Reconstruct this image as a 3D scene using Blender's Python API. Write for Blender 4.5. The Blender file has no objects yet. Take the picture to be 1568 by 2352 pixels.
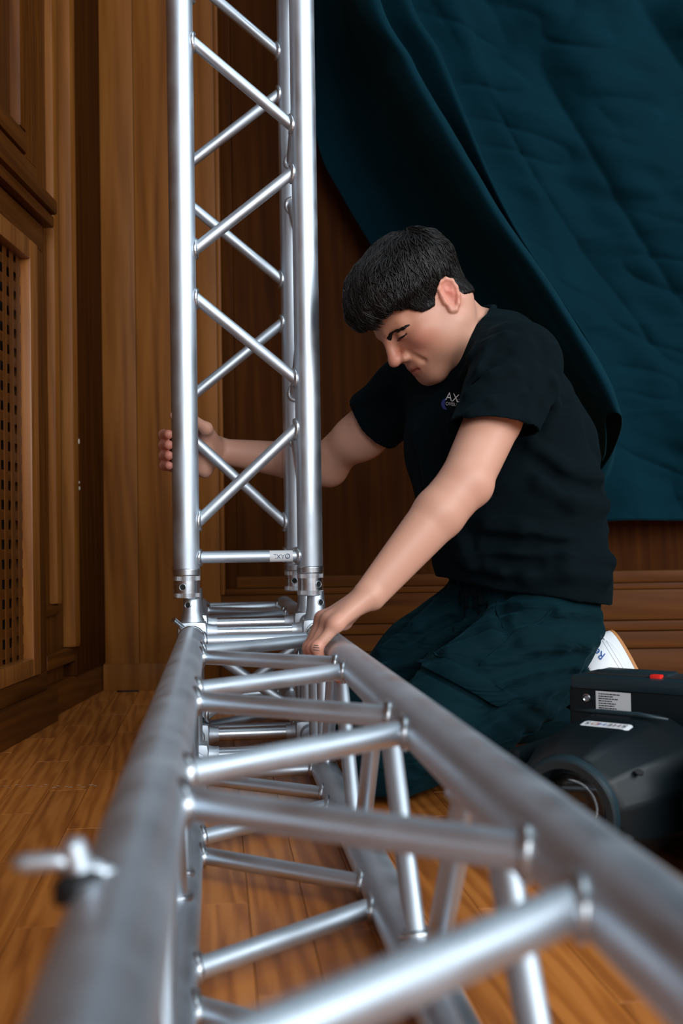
import bpy, bmesh, math, random
import numpy as np
from mathutils import Vector, Matrix
random.seed(7)
RNG = np.random.RandomState(11)
scene = bpy.context.scene
COL = scene.collection

# ------------------------------------------------------------------ camera
FPX, PIT, ROLL, YAW, EYE = 2600.8, .0272, .0165, .03, .44
_fw = np.array([-math.sin(YAW)*math.cos(PIT), math.cos(YAW)*math.cos(PIT), math.sin(PIT)])
_r = np.array([math.cos(YAW), math.sin(YAW), 0.0]); _u = np.cross(_r, _fw)
CR = _r*math.cos(ROLL) - _u*math.sin(ROLL); CU = _u*math.cos(ROLL) + _r*math.sin(ROLL)
CC = np.array([0, 0, EYE])
cam_data = bpy.data.cameras.new('camera'); cam = bpy.data.objects.new('camera', cam_data); COL.objects.link(cam)
cam_data.sensor_fit = 'HORIZONTAL'; cam_data.sensor_width = 24.0; cam_data.lens = FPX/1568*24.0
cam_data.clip_start = .02; cam_data.clip_end = 60
M = Matrix.Identity(4)
for i in range(3):
    M[i][0] = CR[i]; M[i][1] = CU[i]; M[i][2] = -_fw[i]; M[i][3] = CC[i]
cam.matrix_world = M
cam_data.dof.use_dof = True; cam_data.dof.focus_distance = 2.15; cam_data.dof.aperture_fstop = 4.6
scene.camera = cam

# ------------------------------------------------------------------ light and exposure
world = bpy.data.worlds.new('world'); scene.world = world; world.use_nodes = True
world.node_tree.nodes['Background'].inputs[0].default_value = (.36, .68, 1.0, 1)
world.node_tree.nodes['Background'].inputs[1].default_value = .11
def area(name, loc, target, sx, sy, power, color):
    l = bpy.data.lights.new(name, 'AREA'); l.shape = 'RECTANGLE'; l.size = sx; l.size_y = sy
    l.energy = power; l.color = color
    o = bpy.data.objects.new(name, l); COL.objects.link(o); o.location = loc
    o.rotation_euler = (Vector(target)-Vector(loc)).to_track_quat('-Z', 'Y').to_euler()
    return o
area('window_light', (2.3, -3.0, 2.3), (0.2, 2.3, .6), 5.0, 2.8, 300, (.94, .97, 1.0))
area('side_window_light', (3.6, .3, 2.4), (0.3, 2.2, .5), 2.4, 2.2, 90, (.86, .94, 1.0))
area('hall_ceiling_light', (1.0, 1.5, 3.7), (.6, 1.9, 0), 2.0, 1.4, 24, (.80, .93, 1.0))
vs = scene.view_settings
vs.view_transform = 'Standard'; vs.look = 'None'; vs.exposure = 0.08; vs.gamma = 1.0; vs.use_curve_mapping = False

# ------------------------------------------------------------------ helpers
def ray(px, py):
    return _fw + CR*(px-784)/FPX - CU*(py-1176)/FPX
def at(px, py, d):
    return CC + ray(px, py)*d
def proj(P):
    d = np.asarray(P, float) - CC
    z = d @ _fw
    return np.stack([784 + FPX*(d @ CR)/z, 1176 - FPX*(d @ CU)/z], -1)
def V(a): return np.array(a, float)
def unit(a):
    a = V(a); return a/np.linalg.norm(a)

def mesh_obj(name, verts, faces, mat, parent=None, smooth=False, world=False, angle=None):
    me = bpy.data.meshes.new(name)
    me.from_pydata([tuple(map(float, v)) for v in verts], [], [tuple(map(int, f)) for f in faces])
    me.update()
    return data_obj(name, me, mat, parent, smooth, world, angle)
def data_obj(name, me, mat, parent=None, smooth=False, world=False, angle=None):
    o = bpy.data.objects.new(name, me); COL.objects.link(o)
    if mat is not None and not me.materials: me.materials.append(mat)
    if smooth or angle:
        me.polygons.foreach_set('use_smooth', [True]*len(me.polygons))
    if angle:
        try: me.set_sharp_from_angle(angle=math.radians(angle))
        except Exception: pass
    if parent is not None:
        o.parent = parent
        if world: o.matrix_parent_inverse = parent_world(parent).inverted()
    return o
def parent_world(o):
    m = o.matrix_basis.copy()
    if o.parent is not None: m = parent_world(o.parent) @ o.matrix_parent_inverse @ m
    return m
def empty(name, loc=(0, 0, 0), rotz=0.0):
    o = bpy.data.objects.new(name, None); COL.objects.link(o)
    o.location = loc; o.rotation_euler = (0, 0, rotz); o.empty_display_size = .1
    return o
def tag(o, label=None, cat=None, group=None, kind=None):
    if label: o['label'] = label
    if cat: o['category'] = cat
    if group: o['group'] = group
    if kind: o['kind'] = kind
    return o

class MB:                                   # collects verts and faces
    def __init__(s): s.v = []; s.f = []
    def add(s, v, f):
        n = len(s.v); s.v += [tuple(map(float, p)) for p in v]; s.f += [tuple(i+n for i in q) for q in f]; return s
    def build(s, name, mat, parent=None, **k): return mesh_obj(name, s.v, s.f, mat, parent, **k)
def frame(d):
    d = unit(d); a = V((0, 0, 1)) if abs(d[2]) < .9 else V((1, 0, 0))
    e1 = unit(np.cross(a, d)); return e1, np.cross(d, e1), d
def tube(mb, a, b, ra, rb=None, n=24, caps=True):
    a, b = V(a), V(b); rb = ra if rb is None else rb
    e1, e2, _ = frame(b-a); v = []; f = []
    for p, r in ((a, ra), (b, rb)):
        for i in range(n):
            t = 2*math.pi*i/n; v.append(p + r*(math.cos(t)*e1 + math.sin(t)*e2))
    for i in range(n): f.append((i, (i+1) % n, n+(i+1) % n, n+i))
    if caps: f.append(tuple(range(n-1, -1, -1))); f.append(tuple(range(n, 2*n)))
    return mb.add(v, f)
def lathe(mb, o, axis, prof, n=32, closed=True):
    """prof: list of (s along axis, radius)"""
    o = V(o); e1, e2, d = frame(axis); v = []; f = []; m = len(prof)
    for s, r in prof:
        for i in range(n):
            t = 2*math.pi*i/n; v.append(o + d*s + r*(math.cos(t)*e1 + math.sin(t)*e2))
    for j in range(m-1):
        for i in range(n): f.append((j*n+i, j*n+(i+1) % n, (j+1)*n+(i+1) % n, (j+1)*n+i))
    if closed: f.append(tuple(range(n-1, -1, -1))); f.append(tuple(range((m-1)*n, m*n)))
    return mb.add(v, f)
def box(mb, lo, hi, bev=0.0):
    lo, hi = V(lo), V(hi)
    bm = bmesh.new(); bmesh.ops.create_cube(bm, size=1.0)
    c = (lo+hi)/2; s = hi-lo
    for v in bm.verts: v.co = Vector((c[0]+v.co.x*s[0], c[1]+v.co.y*s[1], c[2]+v.co.z*s[2]))
    if bev > 0: bmesh.ops.bevel(bm, geom=list(bm.edges), offset=bev, segments=2, profile=.6, affect='EDGES')
    bm.verts.index_update()
    mb.add([v.co[:] for v in bm.verts], [[v.index for v in f.verts] for f in bm.faces]); bm.free()
    return mb
def prism(mb, poly, axis, lo, hi):
    """closed 2D poly extruded along axis (0 x, 1 y, 2 z); poly coordinates are the other two axes in order"""
    def mk(p, t):
        q = list(p); q.insert(axis, t); return q
    n = len(poly); v = [mk(p, lo) for p in poly] + [mk(p, hi) for p in poly]
    f = [(i, (i+1) % n, n+(i+1) % n, n+i) for i in range(n)] + [tuple(range(n-1, -1, -1)), tuple(range(n, 2*n))]
    return mb.add(v, f)
def fixn(o):
    bm = bmesh.new(); bm.from_mesh(o.data); bmesh.ops.recalc_face_normals(bm, faces=bm.faces); bm.to_mesh(o.data); bm.free(); return o
def sweep(mb, pts, rad, n=10, closed=False):
    pts = [V(p) for p in pts]; m = len(pts)
    rad = [rad]*m if np.isscalar(rad) else rad
    v = []; f = []; e1 = None
    for i, p in enumerate(pts):
        a = pts[(i-1) % m] if (closed or i > 0) else p; b = pts[(i+1) % m] if (closed or i < m-1) else p
        d = unit(b-a)
        if e1 is None: e1 = frame(d)[0]
        e1 = unit(e1 - d*(e1 @ d)); e2 = np.cross(d, e1)
        for k in range(n):
            t = 2*math.pi*k/n; v.append(p + rad[i]*(math.cos(t)*e1 + math.sin(t)*e2))
    R = m if closed else m-1
    for i in range(R):
        j = (i+1) % m
        for k in range(n): f.append((i*n+k, i*n+(k+1) % n, j*n+(k+1) % n, j*n+k))
    if not closed: f.append(tuple(range(n-1, -1, -1))); f.append(tuple(range((m-1)*n, m*n)))
    return mb.add(v, f)
def text_mesh(body, size=1.0, extrude=0.0):
    cu = bpy.data.curves.new('lettering', 'FONT'); cu.body = body; cu.size = size; cu.extrude = extrude; cu.resolution_u = 3
    cu.align_x = 'CENTER'; cu.align_y = 'CENTER'
    o = bpy.data.objects.new('lettering_tmp', cu); COL.objects.link(o)
    dg = bpy.context.evaluated_depsgraph_get(); me = bpy.data.meshes.new_from_object(o.evaluated_get(dg))
    bpy.data.objects.remove(o); bpy.data.curves.remove(cu)
    return me

# ------------------------------------------------------------------ materials
def new_mat(name):
    m = bpy.data.materials.new(name); m.use_nodes = True
    return m, m.node_tree, m.node_tree.nodes['Principled BSDF']
def N(nt, t, **k):
    n = nt.nodes.new(t)
    for a, b in k.items(): setattr(n, a, b)
    return n
def plain(name, col, rough=.5, metal=0.0, **k):
    m, nt, b = new_mat(name)
    b.inputs['Base Color'].default_value = (*col, 1); b.inputs['Roughness'].default_value = rough; b.inputs['Metallic'].default_value = metal
    for a, v in k.items(): b.inputs[a].default_value = v
    return m
def wood(name, dark, mid, light, axis=2, scale=1.0, rough=.38, coat=.25, rnd=0.0, wave=.20, spec=.5):
    m, nt, b = new_mat(name); L = nt.links
    tc = N(nt, 'ShaderNodeTexCoord'); mp = N(nt, 'ShaderNodeMapping')
    s = [9*scale, 9*scale, 9*scale]; s[axis] = .55*scale
    mp.inputs['Scale'].default_value = s
    L.new(tc.outputs['Object'], mp.inputs['Vector'])
    if rnd:
        oi = N(nt, 'ShaderNodeObjectInfo'); mu = N(nt, 'ShaderNodeMath', operation='MULTIPLY'); mu.inputs[1].default_value = 37
        L.new(oi.outputs['Random'], mu.inputs[0])
        cm = N(nt, 'ShaderNodeCombineXYZ'); L.new(mu.outputs[0], cm.inputs[0]); L.new(mu.outputs[0], cm.inputs[1]); L.new(mu.outputs[0], cm.inputs[2])
        L.new(cm.outputs[0], mp.inputs['Location'])
    n1 = N(nt, 'ShaderNodeTexNoise'); n1.inputs['Scale'].default_value = 1.6; n1.inputs['Detail'].default_value = 5; n1.inputs['Distortion'].default_value = 1.2
    L.new(mp.outputs[0], n1.inputs['Vector'])
    wv = N(nt, 'ShaderNodeTexWave', wave_type='BANDS', bands_direction='DIAGONAL'); wv.inputs['Scale'].default_value = 1.5
    wv.inputs['Distortion'].default_value = 9; wv.inputs['Detail'].default_value = 3; wv.inputs['Detail Scale'].default_value = 1.3
    L.new(mp.outputs[0], wv.inputs['Vector'])
    mx = N(nt, 'ShaderNodeMath', operation='MULTIPLY_ADD'); mx.inputs[1].default_value = wave
    L.new(wv.outputs['Fac'], mx.inputs[0]); 
    m2 = N(nt, 'ShaderNodeMath', operation='MULTIPLY'); m2.inputs[1].default_value = 1.15-wave; L.new(n1.outputs['Fac'], m2.inputs[0]); L.new(m2.outputs[0], mx.inputs[2])
    cr = N(nt, 'ShaderNodeValToRGB'); e = cr.color_ramp.elements
    e[0].position = .22; e[0].color = (*dark, 1); e[1].position = .82; e[1].color = (*light, 1)
    q = cr.color_ramp.elements.new(.5); q.color = (*mid, 1)
    L.new(mx.outputs[0], cr.inputs[0])
    out = cr.outputs[0]
    if rnd:
        hs = N(nt, 'ShaderNodeHueSaturation'); mr = N(nt, 'ShaderNodeMapRange'); mr.inputs['To Min'].default_value = 1-rnd; mr.inputs['To Max'].default_value = 1+rnd
        L.new(oi.outputs['Random'], mr.inputs['Value']); L.new(mr.outputs[0], hs.inputs['Value']); L.new(out, hs.inputs['Color']); out = hs.outputs[0]
    L.new(out, b.inputs['Base Color'])
    n2 = N(nt, 'ShaderNodeTexNoise'); n2.inputs['Scale'].default_value = 5; n2.inputs['Detail'].default_value = 4; L.new(tc.outputs['Object'], n2.inputs['Vector'])
    mr2 = N(nt, 'ShaderNodeMapRange'); mr2.inputs['To Min'].default_value = rough-.1; mr2.inputs['To Max'].default_value = rough+.15
    L.new(n2.outputs['Fac'], mr2.inputs['Value']); L.new(mr2.outputs[0], b.inputs['Roughness'])
    bp = N(nt, 'ShaderNodeBump'); bp.inputs['Strength'].default_value = .12; bp.inputs['Distance'].default_value = .004
    L.new(mx.outputs[0], bp.inputs['Height']); L.new(bp.outputs[0], b.inputs['Normal'])
    b.inputs['Specular IOR Level'].default_value = spec; b.inputs['Coat Weight'].default_value = coat; b.inputs['Coat Roughness'].default_value = .3
    return m
def aluminium(name, col=(.60, .665, .73), rough=.47, scratch=1.0):
    m, nt, b = new_mat(name); L = nt.links
    tc = N(nt, 'ShaderNodeTexCoord')
    n1 = N(nt, 'ShaderNodeTexNoise'); n1.inputs['Scale'].default_value = 14; n1.inputs['Detail'].default_value = 6; L.new(tc.outputs['Object'], n1.inputs['Vector'])
    mr = N(nt, 'ShaderNodeMapRange'); mr.inputs['From Min'].default_value = .3; mr.inputs['From Max'].default_value = .7
    mr.inputs['To Min'].default_value = rough-.07; mr.inputs['To Max'].default_value = rough+.10
    L.new(n1.outputs['Fac'], mr.inputs['Value']); L.new(mr.outputs[0], b.inputs['Roughness'])
    # fine dark scratches and scuffs
    mp = N(nt, 'ShaderNodeMapping'); mp.inputs['Scale'].default_value = (60, 60, 9); mp.inputs['Rotation'].default_value = (.15, .1, 0); L.new(tc.outputs['Object'], mp.inputs['Vector'])
    vo = N(nt, 'ShaderNodeTexNoise'); vo.inputs['Scale'].default_value = 1.4; vo.inputs['Detail'].default_value = 8; vo.inputs['Roughness'].default_value = .7; L.new(mp.outputs[0], vo.inputs['Vector'])
    cr = N(nt, 'ShaderNodeValToRGB'); e = cr.color_ramp.elements
    e[0].position = .26; e[0].color = (*[c*.45 for c in col], 1); e[1].position = .34; e[1].color = (*col, 1)
    L.new(vo.outputs['Fac'], cr.inputs[0]); L.new(cr.outputs[0], b.inputs['Base Color'])
    b.inputs['Metallic'].default_value = 1.0
    bp = N(nt, 'ShaderNodeBump'); bp.inputs['Strength'].default_value = .06*scratch; bp.inputs['Distance'].default_value = .002
    L.new(vo.outputs['Fac'], bp.inputs['Height']); L.new(bp.outputs[0], b.inputs['Normal'])
    return m
def fabric(name, col, col2, rough=.85, scale=600, bump=.25, sheen=.25, sheen_col=(.1, .5, .65), wr=0.0, wscale=(9, 9, 34), wrot=(0, .5, 0), spec=.06):
    m, nt, b = new_mat(name); L = nt.links
    tc = N(nt, 'ShaderNodeTexCoord')
    n1 = N(nt, 'ShaderNodeTexNoise'); n1.inputs['Scale'].default_value = 7; n1.inputs['Detail'].default_value = 5; L.new(tc.outputs['Object'], n1.inputs['Vector'])
    mx = N(nt, 'ShaderNodeMix', data_type='RGBA'); mx.inputs['A'].default_value = (*col, 1); mx.inputs['B'].default_value = (*col2, 1)
    L.new(n1.outputs['Fac'], mx.inputs['Factor']); L.new(mx.outputs['Result'], b.inputs['Base Color'])
    b.inputs['Roughness'].default_value = rough; b.inputs['Specular IOR Level'].default_value = spec
    b.inputs['Sheen Weight'].default_value = sheen; b.inputs['Sheen Roughness'].default_value = .5; b.inputs['Sheen Tint'].default_value = (*sheen_col, 1)
    n2 = N(nt, 'ShaderNodeTexNoise'); n2.inputs['Scale'].default_value = scale; L.new(tc.outputs['Object'], n2.inputs['Vector'])
    bp = N(nt, 'ShaderNodeBump'); bp.inputs['Strength'].default_value = bump; bp.inputs['Distance'].default_value = .001
    L.new(n2.outputs['Fac'], bp.inputs['Height']); L.new(bp.outputs[0], b.inputs['Normal'])
    if wr:
        mp = N(nt, 'ShaderNodeMapping'); mp.inputs['Scale'].default_value = wscale; mp.inputs['Rotation'].default_value = wrot; L.new(tc.outputs['Object'], mp.inputs['Vector'])
        n3 = N(nt, 'ShaderNodeTexNoise'); n3.inputs['Scale'].default_value = 1.0; n3.inputs['Detail'].default_value = 3; n3.inputs['Distortion'].default_value = .6; L.new(mp.outputs[0], n3.inputs['Vector'])
        b2 = N(nt, 'ShaderNodeBump'); b2.inputs['Strength'].default_value = wr; b2.inputs['Distance'].default_value = .022
        L.new(n3.outputs['Fac'], b2.inputs['Height']); L.new(b2.outputs[0], bp.inputs['Normal'])
    return m
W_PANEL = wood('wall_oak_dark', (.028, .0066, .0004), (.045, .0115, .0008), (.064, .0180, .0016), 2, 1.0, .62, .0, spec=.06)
W_PANELH = wood('wall_oak_rail', (.048, .0125, .0010), (.085, .0240, .0022), (.115, .037, .0042), 0, 1.0, .52, .0, spec=.15)
W_LIGHT = wood('wall_oak_board', (.115, .034, .0040), (.20, .066, .0090), (.27, .098, .017), 2, .9, .45, .0, spec=.22)
W_SIDE = wood('wall_oak_side', (.045, .0115, .0008), (.090, .0255, .0022), (.140, .043, .0047), 2, 1.2, .45, .0, spec=.2)
W_SIDEH = wood('wall_oak_side_rail', (.045, .0115, .0008), (.090, .0255, .0022), (.140, .043, .0047), 1, 1.2, .45, .0, spec=.2)
W_FLOOR = wood('oak_parquet', (.25, .067, .0085), (.38, .115, .0165), (.50, .170, .030), 1, 1.7, .42, .10, rnd=.12, wave=.40)
ALU = aluminium('brushed_aluminium')
ALU_COL = aluminium('machined_aluminium', (.66, .70, .74), .27)
WELD = plain('weld_bead', (.55, .58, .61), .34, 1.0)
DARK = plain('hole_shade_black', (.006, .007, .008), .7)  # near-black on solid bodies, painted shade for holes and recesses
# ------------------------------------------------------------------ the room
WX, WY = -.83, 3.46            # face of left wall, face of back wall
TH = .111 + .03                # direction of the truss and of the floorboards against the room
cT, sT = math.cos(TH), math.sin(TH)

# floor: a dark sub-floor and oak strips lying on it
floor = MB(); box(floor, (-1.0, -3.0, -.04), (4.5, 3.6, -.012))
floor = tag(floor.build('floor', W_FLOOR), 'orange brown oak strip floor running under the truss', kind='structure')
PW, PL = .068, .46
pm = []
for k in range(4):
    mb = MB(); box(mb, (-PW/2+.0004, -PL/2+.0004, -.014), (PW/2-.0004, PL/2-.0004, 0), .0007)
    me = bpy.data.meshes.new('plank')
    me.from_pydata(mb.v, [], mb.f); me.materials.append(W_FLOOR); pm.append(me)
def plank_ok(x, y):
    if not (-.9 < x < 1.35 and .75 < y < 3.62): return False
    p = proj((x, y, 0)); return -160 < p[0] < 1728 and p[1] < 2480
cnt = 0; rest = MB()
for i in range(-34, 34):
    off = (i*0.37 % 1)*PL
    for j in range(0, 11):
        u = i*PW; v = -.2 + j*PL + off
        x, y = u*cT - v*sT, u*sT + v*cT
        if plank_ok(x, y) and cnt < 298:
            o = bpy.data.objects.new('plank', pm[(i*3+j) % 4]); COL.objects.link(o); o.parent = floor
            o.location = (x, y, random.uniform(-.0003, 0)); o.rotation_euler = (0, 0, TH + (math.pi if random.random() < .5 else 0)); cnt += 1
        elif -.98 < x < 4.4 and -2.5 < y < 3.5:
            mb = MB(); box(mb, (-PW/2+.0006, -PL/2+.0006, -.014), (PW/2-.0006, PL/2-.0006, -.0004))
            rest.add([(p[0]*cT-p[1]*sT+x, p[0]*sT+p[1]*cT+y, p[2]) for p in mb.v], mb.f)
rest.build('plank_field', W_FLOOR, floor)['kind'] = 'stuff'
print('planks', cnt)

SCUFF = plain('floor_scuff', (.55, .42, .32), .8)
for i in range(26):
    fx_, fy_ = (10+i*9.5, 1806+3*math.sin(i*1.7)) if i < 24 else (60+i*4, 1960)
    if i % 3 == 2: continue
    r_ = ray(fx_, fy_); q = CC+r_*(-EYE/r_[2]); w_ = random.uniform(.0008, .0022); l_ = random.uniform(.002, .006)
    mb = MB(); mb.add([(q[0]-l_, q[1]-w_, .0004), (q[0], q[1]-w_*1.4, .0004), (q[0]+l_, q[1]-w_*.3, .0004), (q[0]+l_*.6, q[1]+w_, .0004), (q[0]-l_*.5, q[1]+w_*.8, .0004)], [(0, 1, 2, 3, 4)])
    mb.build('scuff_mark', SCUFF, floor)
# back wall
bw = MB(); box(bw, (-1.0, WY+.03, 0), (4.5, WY+.12, 3.4))
bw = tag(bw.build('wall_back', W_PANEL), 'dark oak panelled wall behind the man', kind='structure')
def part(name, lo, hi, mat, parent, bev=.003):
    mb = MB(); box(mb, lo, hi, bev); return mb.build(name, mat, parent, angle=35)
def wy(px, py, Y=WY):           # point where a sight line meets the back wall plane
    r = ray(px, py); return CC + r*(Y/r[1])
def wx(px, py, X=WX):
    r = ray(px, py); return CC + r*(X/r[0])
xp = wy(447, 900)[0]; xs = wy(500, 900)[0]; xq = wy(538, 900)[0]
part('pilaster_board', (WX-.006, WY-.004, .0), (WX+.10, WY+.05, 3.4), W_LIGHT, bw)
part('pilaster_board', (WX+.101, WY-.004, .0), (xp, WY+.05, 3.4), W_LIGHT, bw)
part('pilaster_plinth', (WX-.010, WY-.012, 0), (xp, WY+.02, .082), W_LIGHT, bw)
part('stile', (xp, WY+.004, .0), (xs, WY+.05, 3.4), W_LIGHT, bw)
# frame moulding around the sunk panel: profile swept as stepped strips
zb = .33
part('panel_moulding', (xs, WY+.0, zb-.045), (xs+.014, WY+.05, 3.4), W_LIGHT, bw, .005)
part('panel_moulding', (xs+.014, WY+.012, zb-.03), (xq, WY+.05, 3.4), W_PANEL, bw, .006)
part('panel_moulding', (xs+.014, WY+.0, zb-.045), (3.2, WY+.05, zb-.026), W_PANELH, bw, .005)
part('panel_moulding', (xq-.004, WY+.012, zb-.026), (3.2, WY+.05, zb+.012), W_PANELH, bw, .008)
part('bottom_rail', (xs, WY+.006, .192), (3.2, WY+.05, zb-.046), W_PANELH, bw)
part('rail_bead', (xs, WY-.006, .160), (3.2, WY+.05, .190), W_PANELH, bw, .006)
part('skirting_board', (xs, WY-.012, .108), (3.2, WY+.05, .158), W_PANELH, bw)
part('skirting_board', (xs, WY-.022, 0), (3.2, WY+.05, .106), W_PANELH, bw)

# left wall
lw = MB(); box(lw, (WX-.20, -3.0, 0), (WX-.06, WY+.1, 3.4))
lw = tag(lw.build('wall_left', W_SIDE), 'oak panelled left wall with a lattice grille', kind='structure')
def lpart(name, y0, y1, z0, z1, x, mat=W_SIDE, bev=.003, back=WX-.07): return part(name, (back, y0, z0), (x, y1, z1), mat, lw, bev)
GY1 = 2.700; GZ0, GZ1 = .175, 1.140         # lattice opening
GY0 = 1.30
# near section, slightly proud, holds the grille
lpart('skirting_board', -3.0, 2.868, 0, .083, WX+.016, W_SIDEH)
lpart('grille_rail', -3.0, 2.84, .084, GZ0-.045, WX-.004, W_SIDEH)
lpart('grille_rail', -3.0, 2.84, GZ1+.05, 1.258, WX-.004, W_SIDEH)
lpart('grille_stile', 2.762, 2.84, GZ0-.045, GZ1+.05, WX-.004)
lpart('grille_stile', GY0-.3, GY0-.045, GZ0-.045, GZ1+.05, WX-.004)
lpart('dado_rail', -3.0, 2.875, 1.262, 1.292, WX+.016, W_SIDEH, .006)
lpart('dado_rail', -3.0, 2.868, 1.292, 1.330, WX+.028, W_SIDEH, .010)
lpart('upper_rail', -3.0, 2.79, 1.332, 1.39, WX-.004, W_SIDEH)
lpart('upper_stile', 2.70, 2.79, 1.39, 3.4, WX-.004)
lpart('upper_panel_moulding', 2.645, 2.70, 1.445, 3.4, WX+.004, W_SIDE, .012)
lpart('upper_panel_moulding', -3.0, 2.70, 1.392, 1.445, WX+.004, W_SIDEH, .012)
lpart('upper_panel', -3.0, 2.645, 1.445, 3.4, WX-.022)
# section between grille and corner
lpart('skirting_board', 2.868, 3.47, 0, .082, WX-.012, W_SIDEH)
lpart('corner_stile', 2.84, 2.925, .083, 3.4, WX-.028)
lpart('corner_panel_bead', 2.940, 2.990, .29, 3.4, WX-.002, W_LIGHT, .012)
lpart('corner_panel_bead', 2.855, 2.995, .262, .29, WX-.010, W_SIDEH, .010)
lpart('corner_panel', 2.84, 3.065, .083, 3.4, WX-.024)
lpart('corner_rail', 2.86, 3.15, .126, .165, WX-.008, W_SIDEH)
lpart('corner_edge_strip', 3.075, 3.130, .165, 3.4, WX+.008, W_LIGHT, .012)
lpart('corner_reveal', 3.130, WY+.0, .083, 3.4, WX-.004, W_PANEL)  # dark wall wood paints in the shade on this reveal
for k, (yy, zz, r) in enumerate(((3.148, .735, .008), (3.149, .604, .006), (3.147, .62, .004))):
    mb = MB(); lathe(mb, (WX+.0078, yy-.022, zz), (1, 0, 0), [(0, r), (.0006, r*.7)], 7); o = mb.build('paint_chip', plain('bare_plaster', (.62, .56, .48), .8), lw)
    o.scale = (1, 1, 1)

# lattice grille: frame, vertical and horizontal slats, dark cavity, screws
g = empty('radiator_grille', (WX, (GY0+GY1)/2, GZ0-.045))
tag(g, 'wooden lattice radiator grille set low in the left wall', 'grille')
W_FR = wood('grille_frame_oak', (.12, .035, .005), (.24, .078, .012), (.33, .12, .022), 2, 1.5, .35, .3)
def gpart(name, lo, hi, mat=W_SIDE, bev=.002):
    mb = MB(); box(mb, lo, hi, bev); return mb.build(name, mat, g, world=True, angle=35)
gpart('frame_stile', (WX-.05, GY1, GZ0-.043), (WX+.006, GY1+.06, GZ1+.048), W_FR, .004)
gpart('frame_stile', (WX-.05, GY0-.045, GZ0-.043), (WX+.006, GY0, GZ1+.048), W_FR, .004)
gpart('frame_rail', (WX-.05, GY0, GZ0-.043), (WX+.006, GY1, GZ0), W_FR, .004)
gpart('frame_rail', (WX-.05, GY0, GZ1), (WX+.006, GY1, GZ1+.048), W_FR, .004)
gpart('cavity_shade', (WX-.058, GY0, GZ0), (WX-.052, GY1, GZ1), DARK, 0)  # black sheet painted as the shade behind the slats
pv, ph = .0495, .0455
y = GY1-.012
vm = hm = None
while y > GY0+.02:
    if vm is None:
        o = gpart('vertical_slat', (WX-.0185, y-.024, GZ0), (WX-.0165, y, GZ1), W_SIDE, 0); vm = o.data; y_ref = y
    else:
        o = data_obj('vertical_slat', vm, None, g, world=True); o.location.y = y-y_ref
    y -= pv
z = GZ0+.012
while z < GZ1-.02:
    if hm is None:
        o = gpart('horizontal_slat', (WX-.0205, GY0, z), (WX-.0185, GY1, z+.023), W_SIDEH, 0); hm = o.data; z_ref = z
    else:
        o = data_obj('horizontal_slat', hm, None, g, world=True); o.location.z = z-z_ref
    z += ph
for (px, py) in ((65, 693), (63, 1000)):
    q = wx(px, py, WX-.016)
    mb = MB(); lathe(mb, q-V((.001, 0, 0)), (1, 0, 0), [(0, .0075), (.003, .0075), (.004, .006), (.003, .004), (.001, .0035)], 16)
    fixn(mb.build('screw_cup', plain('screw_steel', (.6, .58, .5), .35, 1.0), g, world=True, smooth=True))

# ------------------------------------------------------------------ aluminium truss
RC, RB, HH = .025, .0113, .2521          # chord and brace radius, half pitch
def chord_mesh(a, b):
    mb = MB(); tube(mb, a, b, RC, n=40); return mb
def weld(parent, c0, d, caxis, cpt):
    """bead along the line where a brace (axis through c0, direction d away from chord) leaves the chord"""
    e1, e2, d = frame(d); pts = []; rad = []
    ca = unit(caxis); n = 56
    for i in range(n):
        t = 2*math.pi*i/n; p = c0 + (RB+.0012)*(math.cos(t)*e1 + math.sin(t)*e2)
        w = p - cpt; w = w - ca*(w @ ca); dd = d - ca*(d @ ca)
        A = dd @ dd; B = 2*(w @ dd); Cq = w @ w - (RC+.0008)**2
        D = B*B - 4*A*Cq
        if D < 0: continue
        s = (-B + math.sqrt(D))/(2*A); pts.append(p + d*s); rad.append(.0050*(1+.05*math.sin(i*2*math.pi/2.5)))
    mb = MB(); sweep(mb, pts, rad, 8, True); return fixn(mb.build('weld', WELD, parent, smooth=True))
def brace(parent, A, B, ca, cb=None, name='diagonal_brace', r=RB):
    """brace from chord axis point A to chord axis point B; ca chord direction"""
    A, B = V(A), V(B); d = unit(B-A)
    mb = MB(); ca = unit(ca); st = .017/math.sqrt(max(.05, 1-(d@ca)**2))
    tube(mb, A+d*st, B-d*st, r, n=24)
    o = mb.build(name, ALU, parent, smooth=False, angle=40)
    weld(o, A, d, ca, A); weld(o, B, -d, ca, B)
    return o
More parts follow.
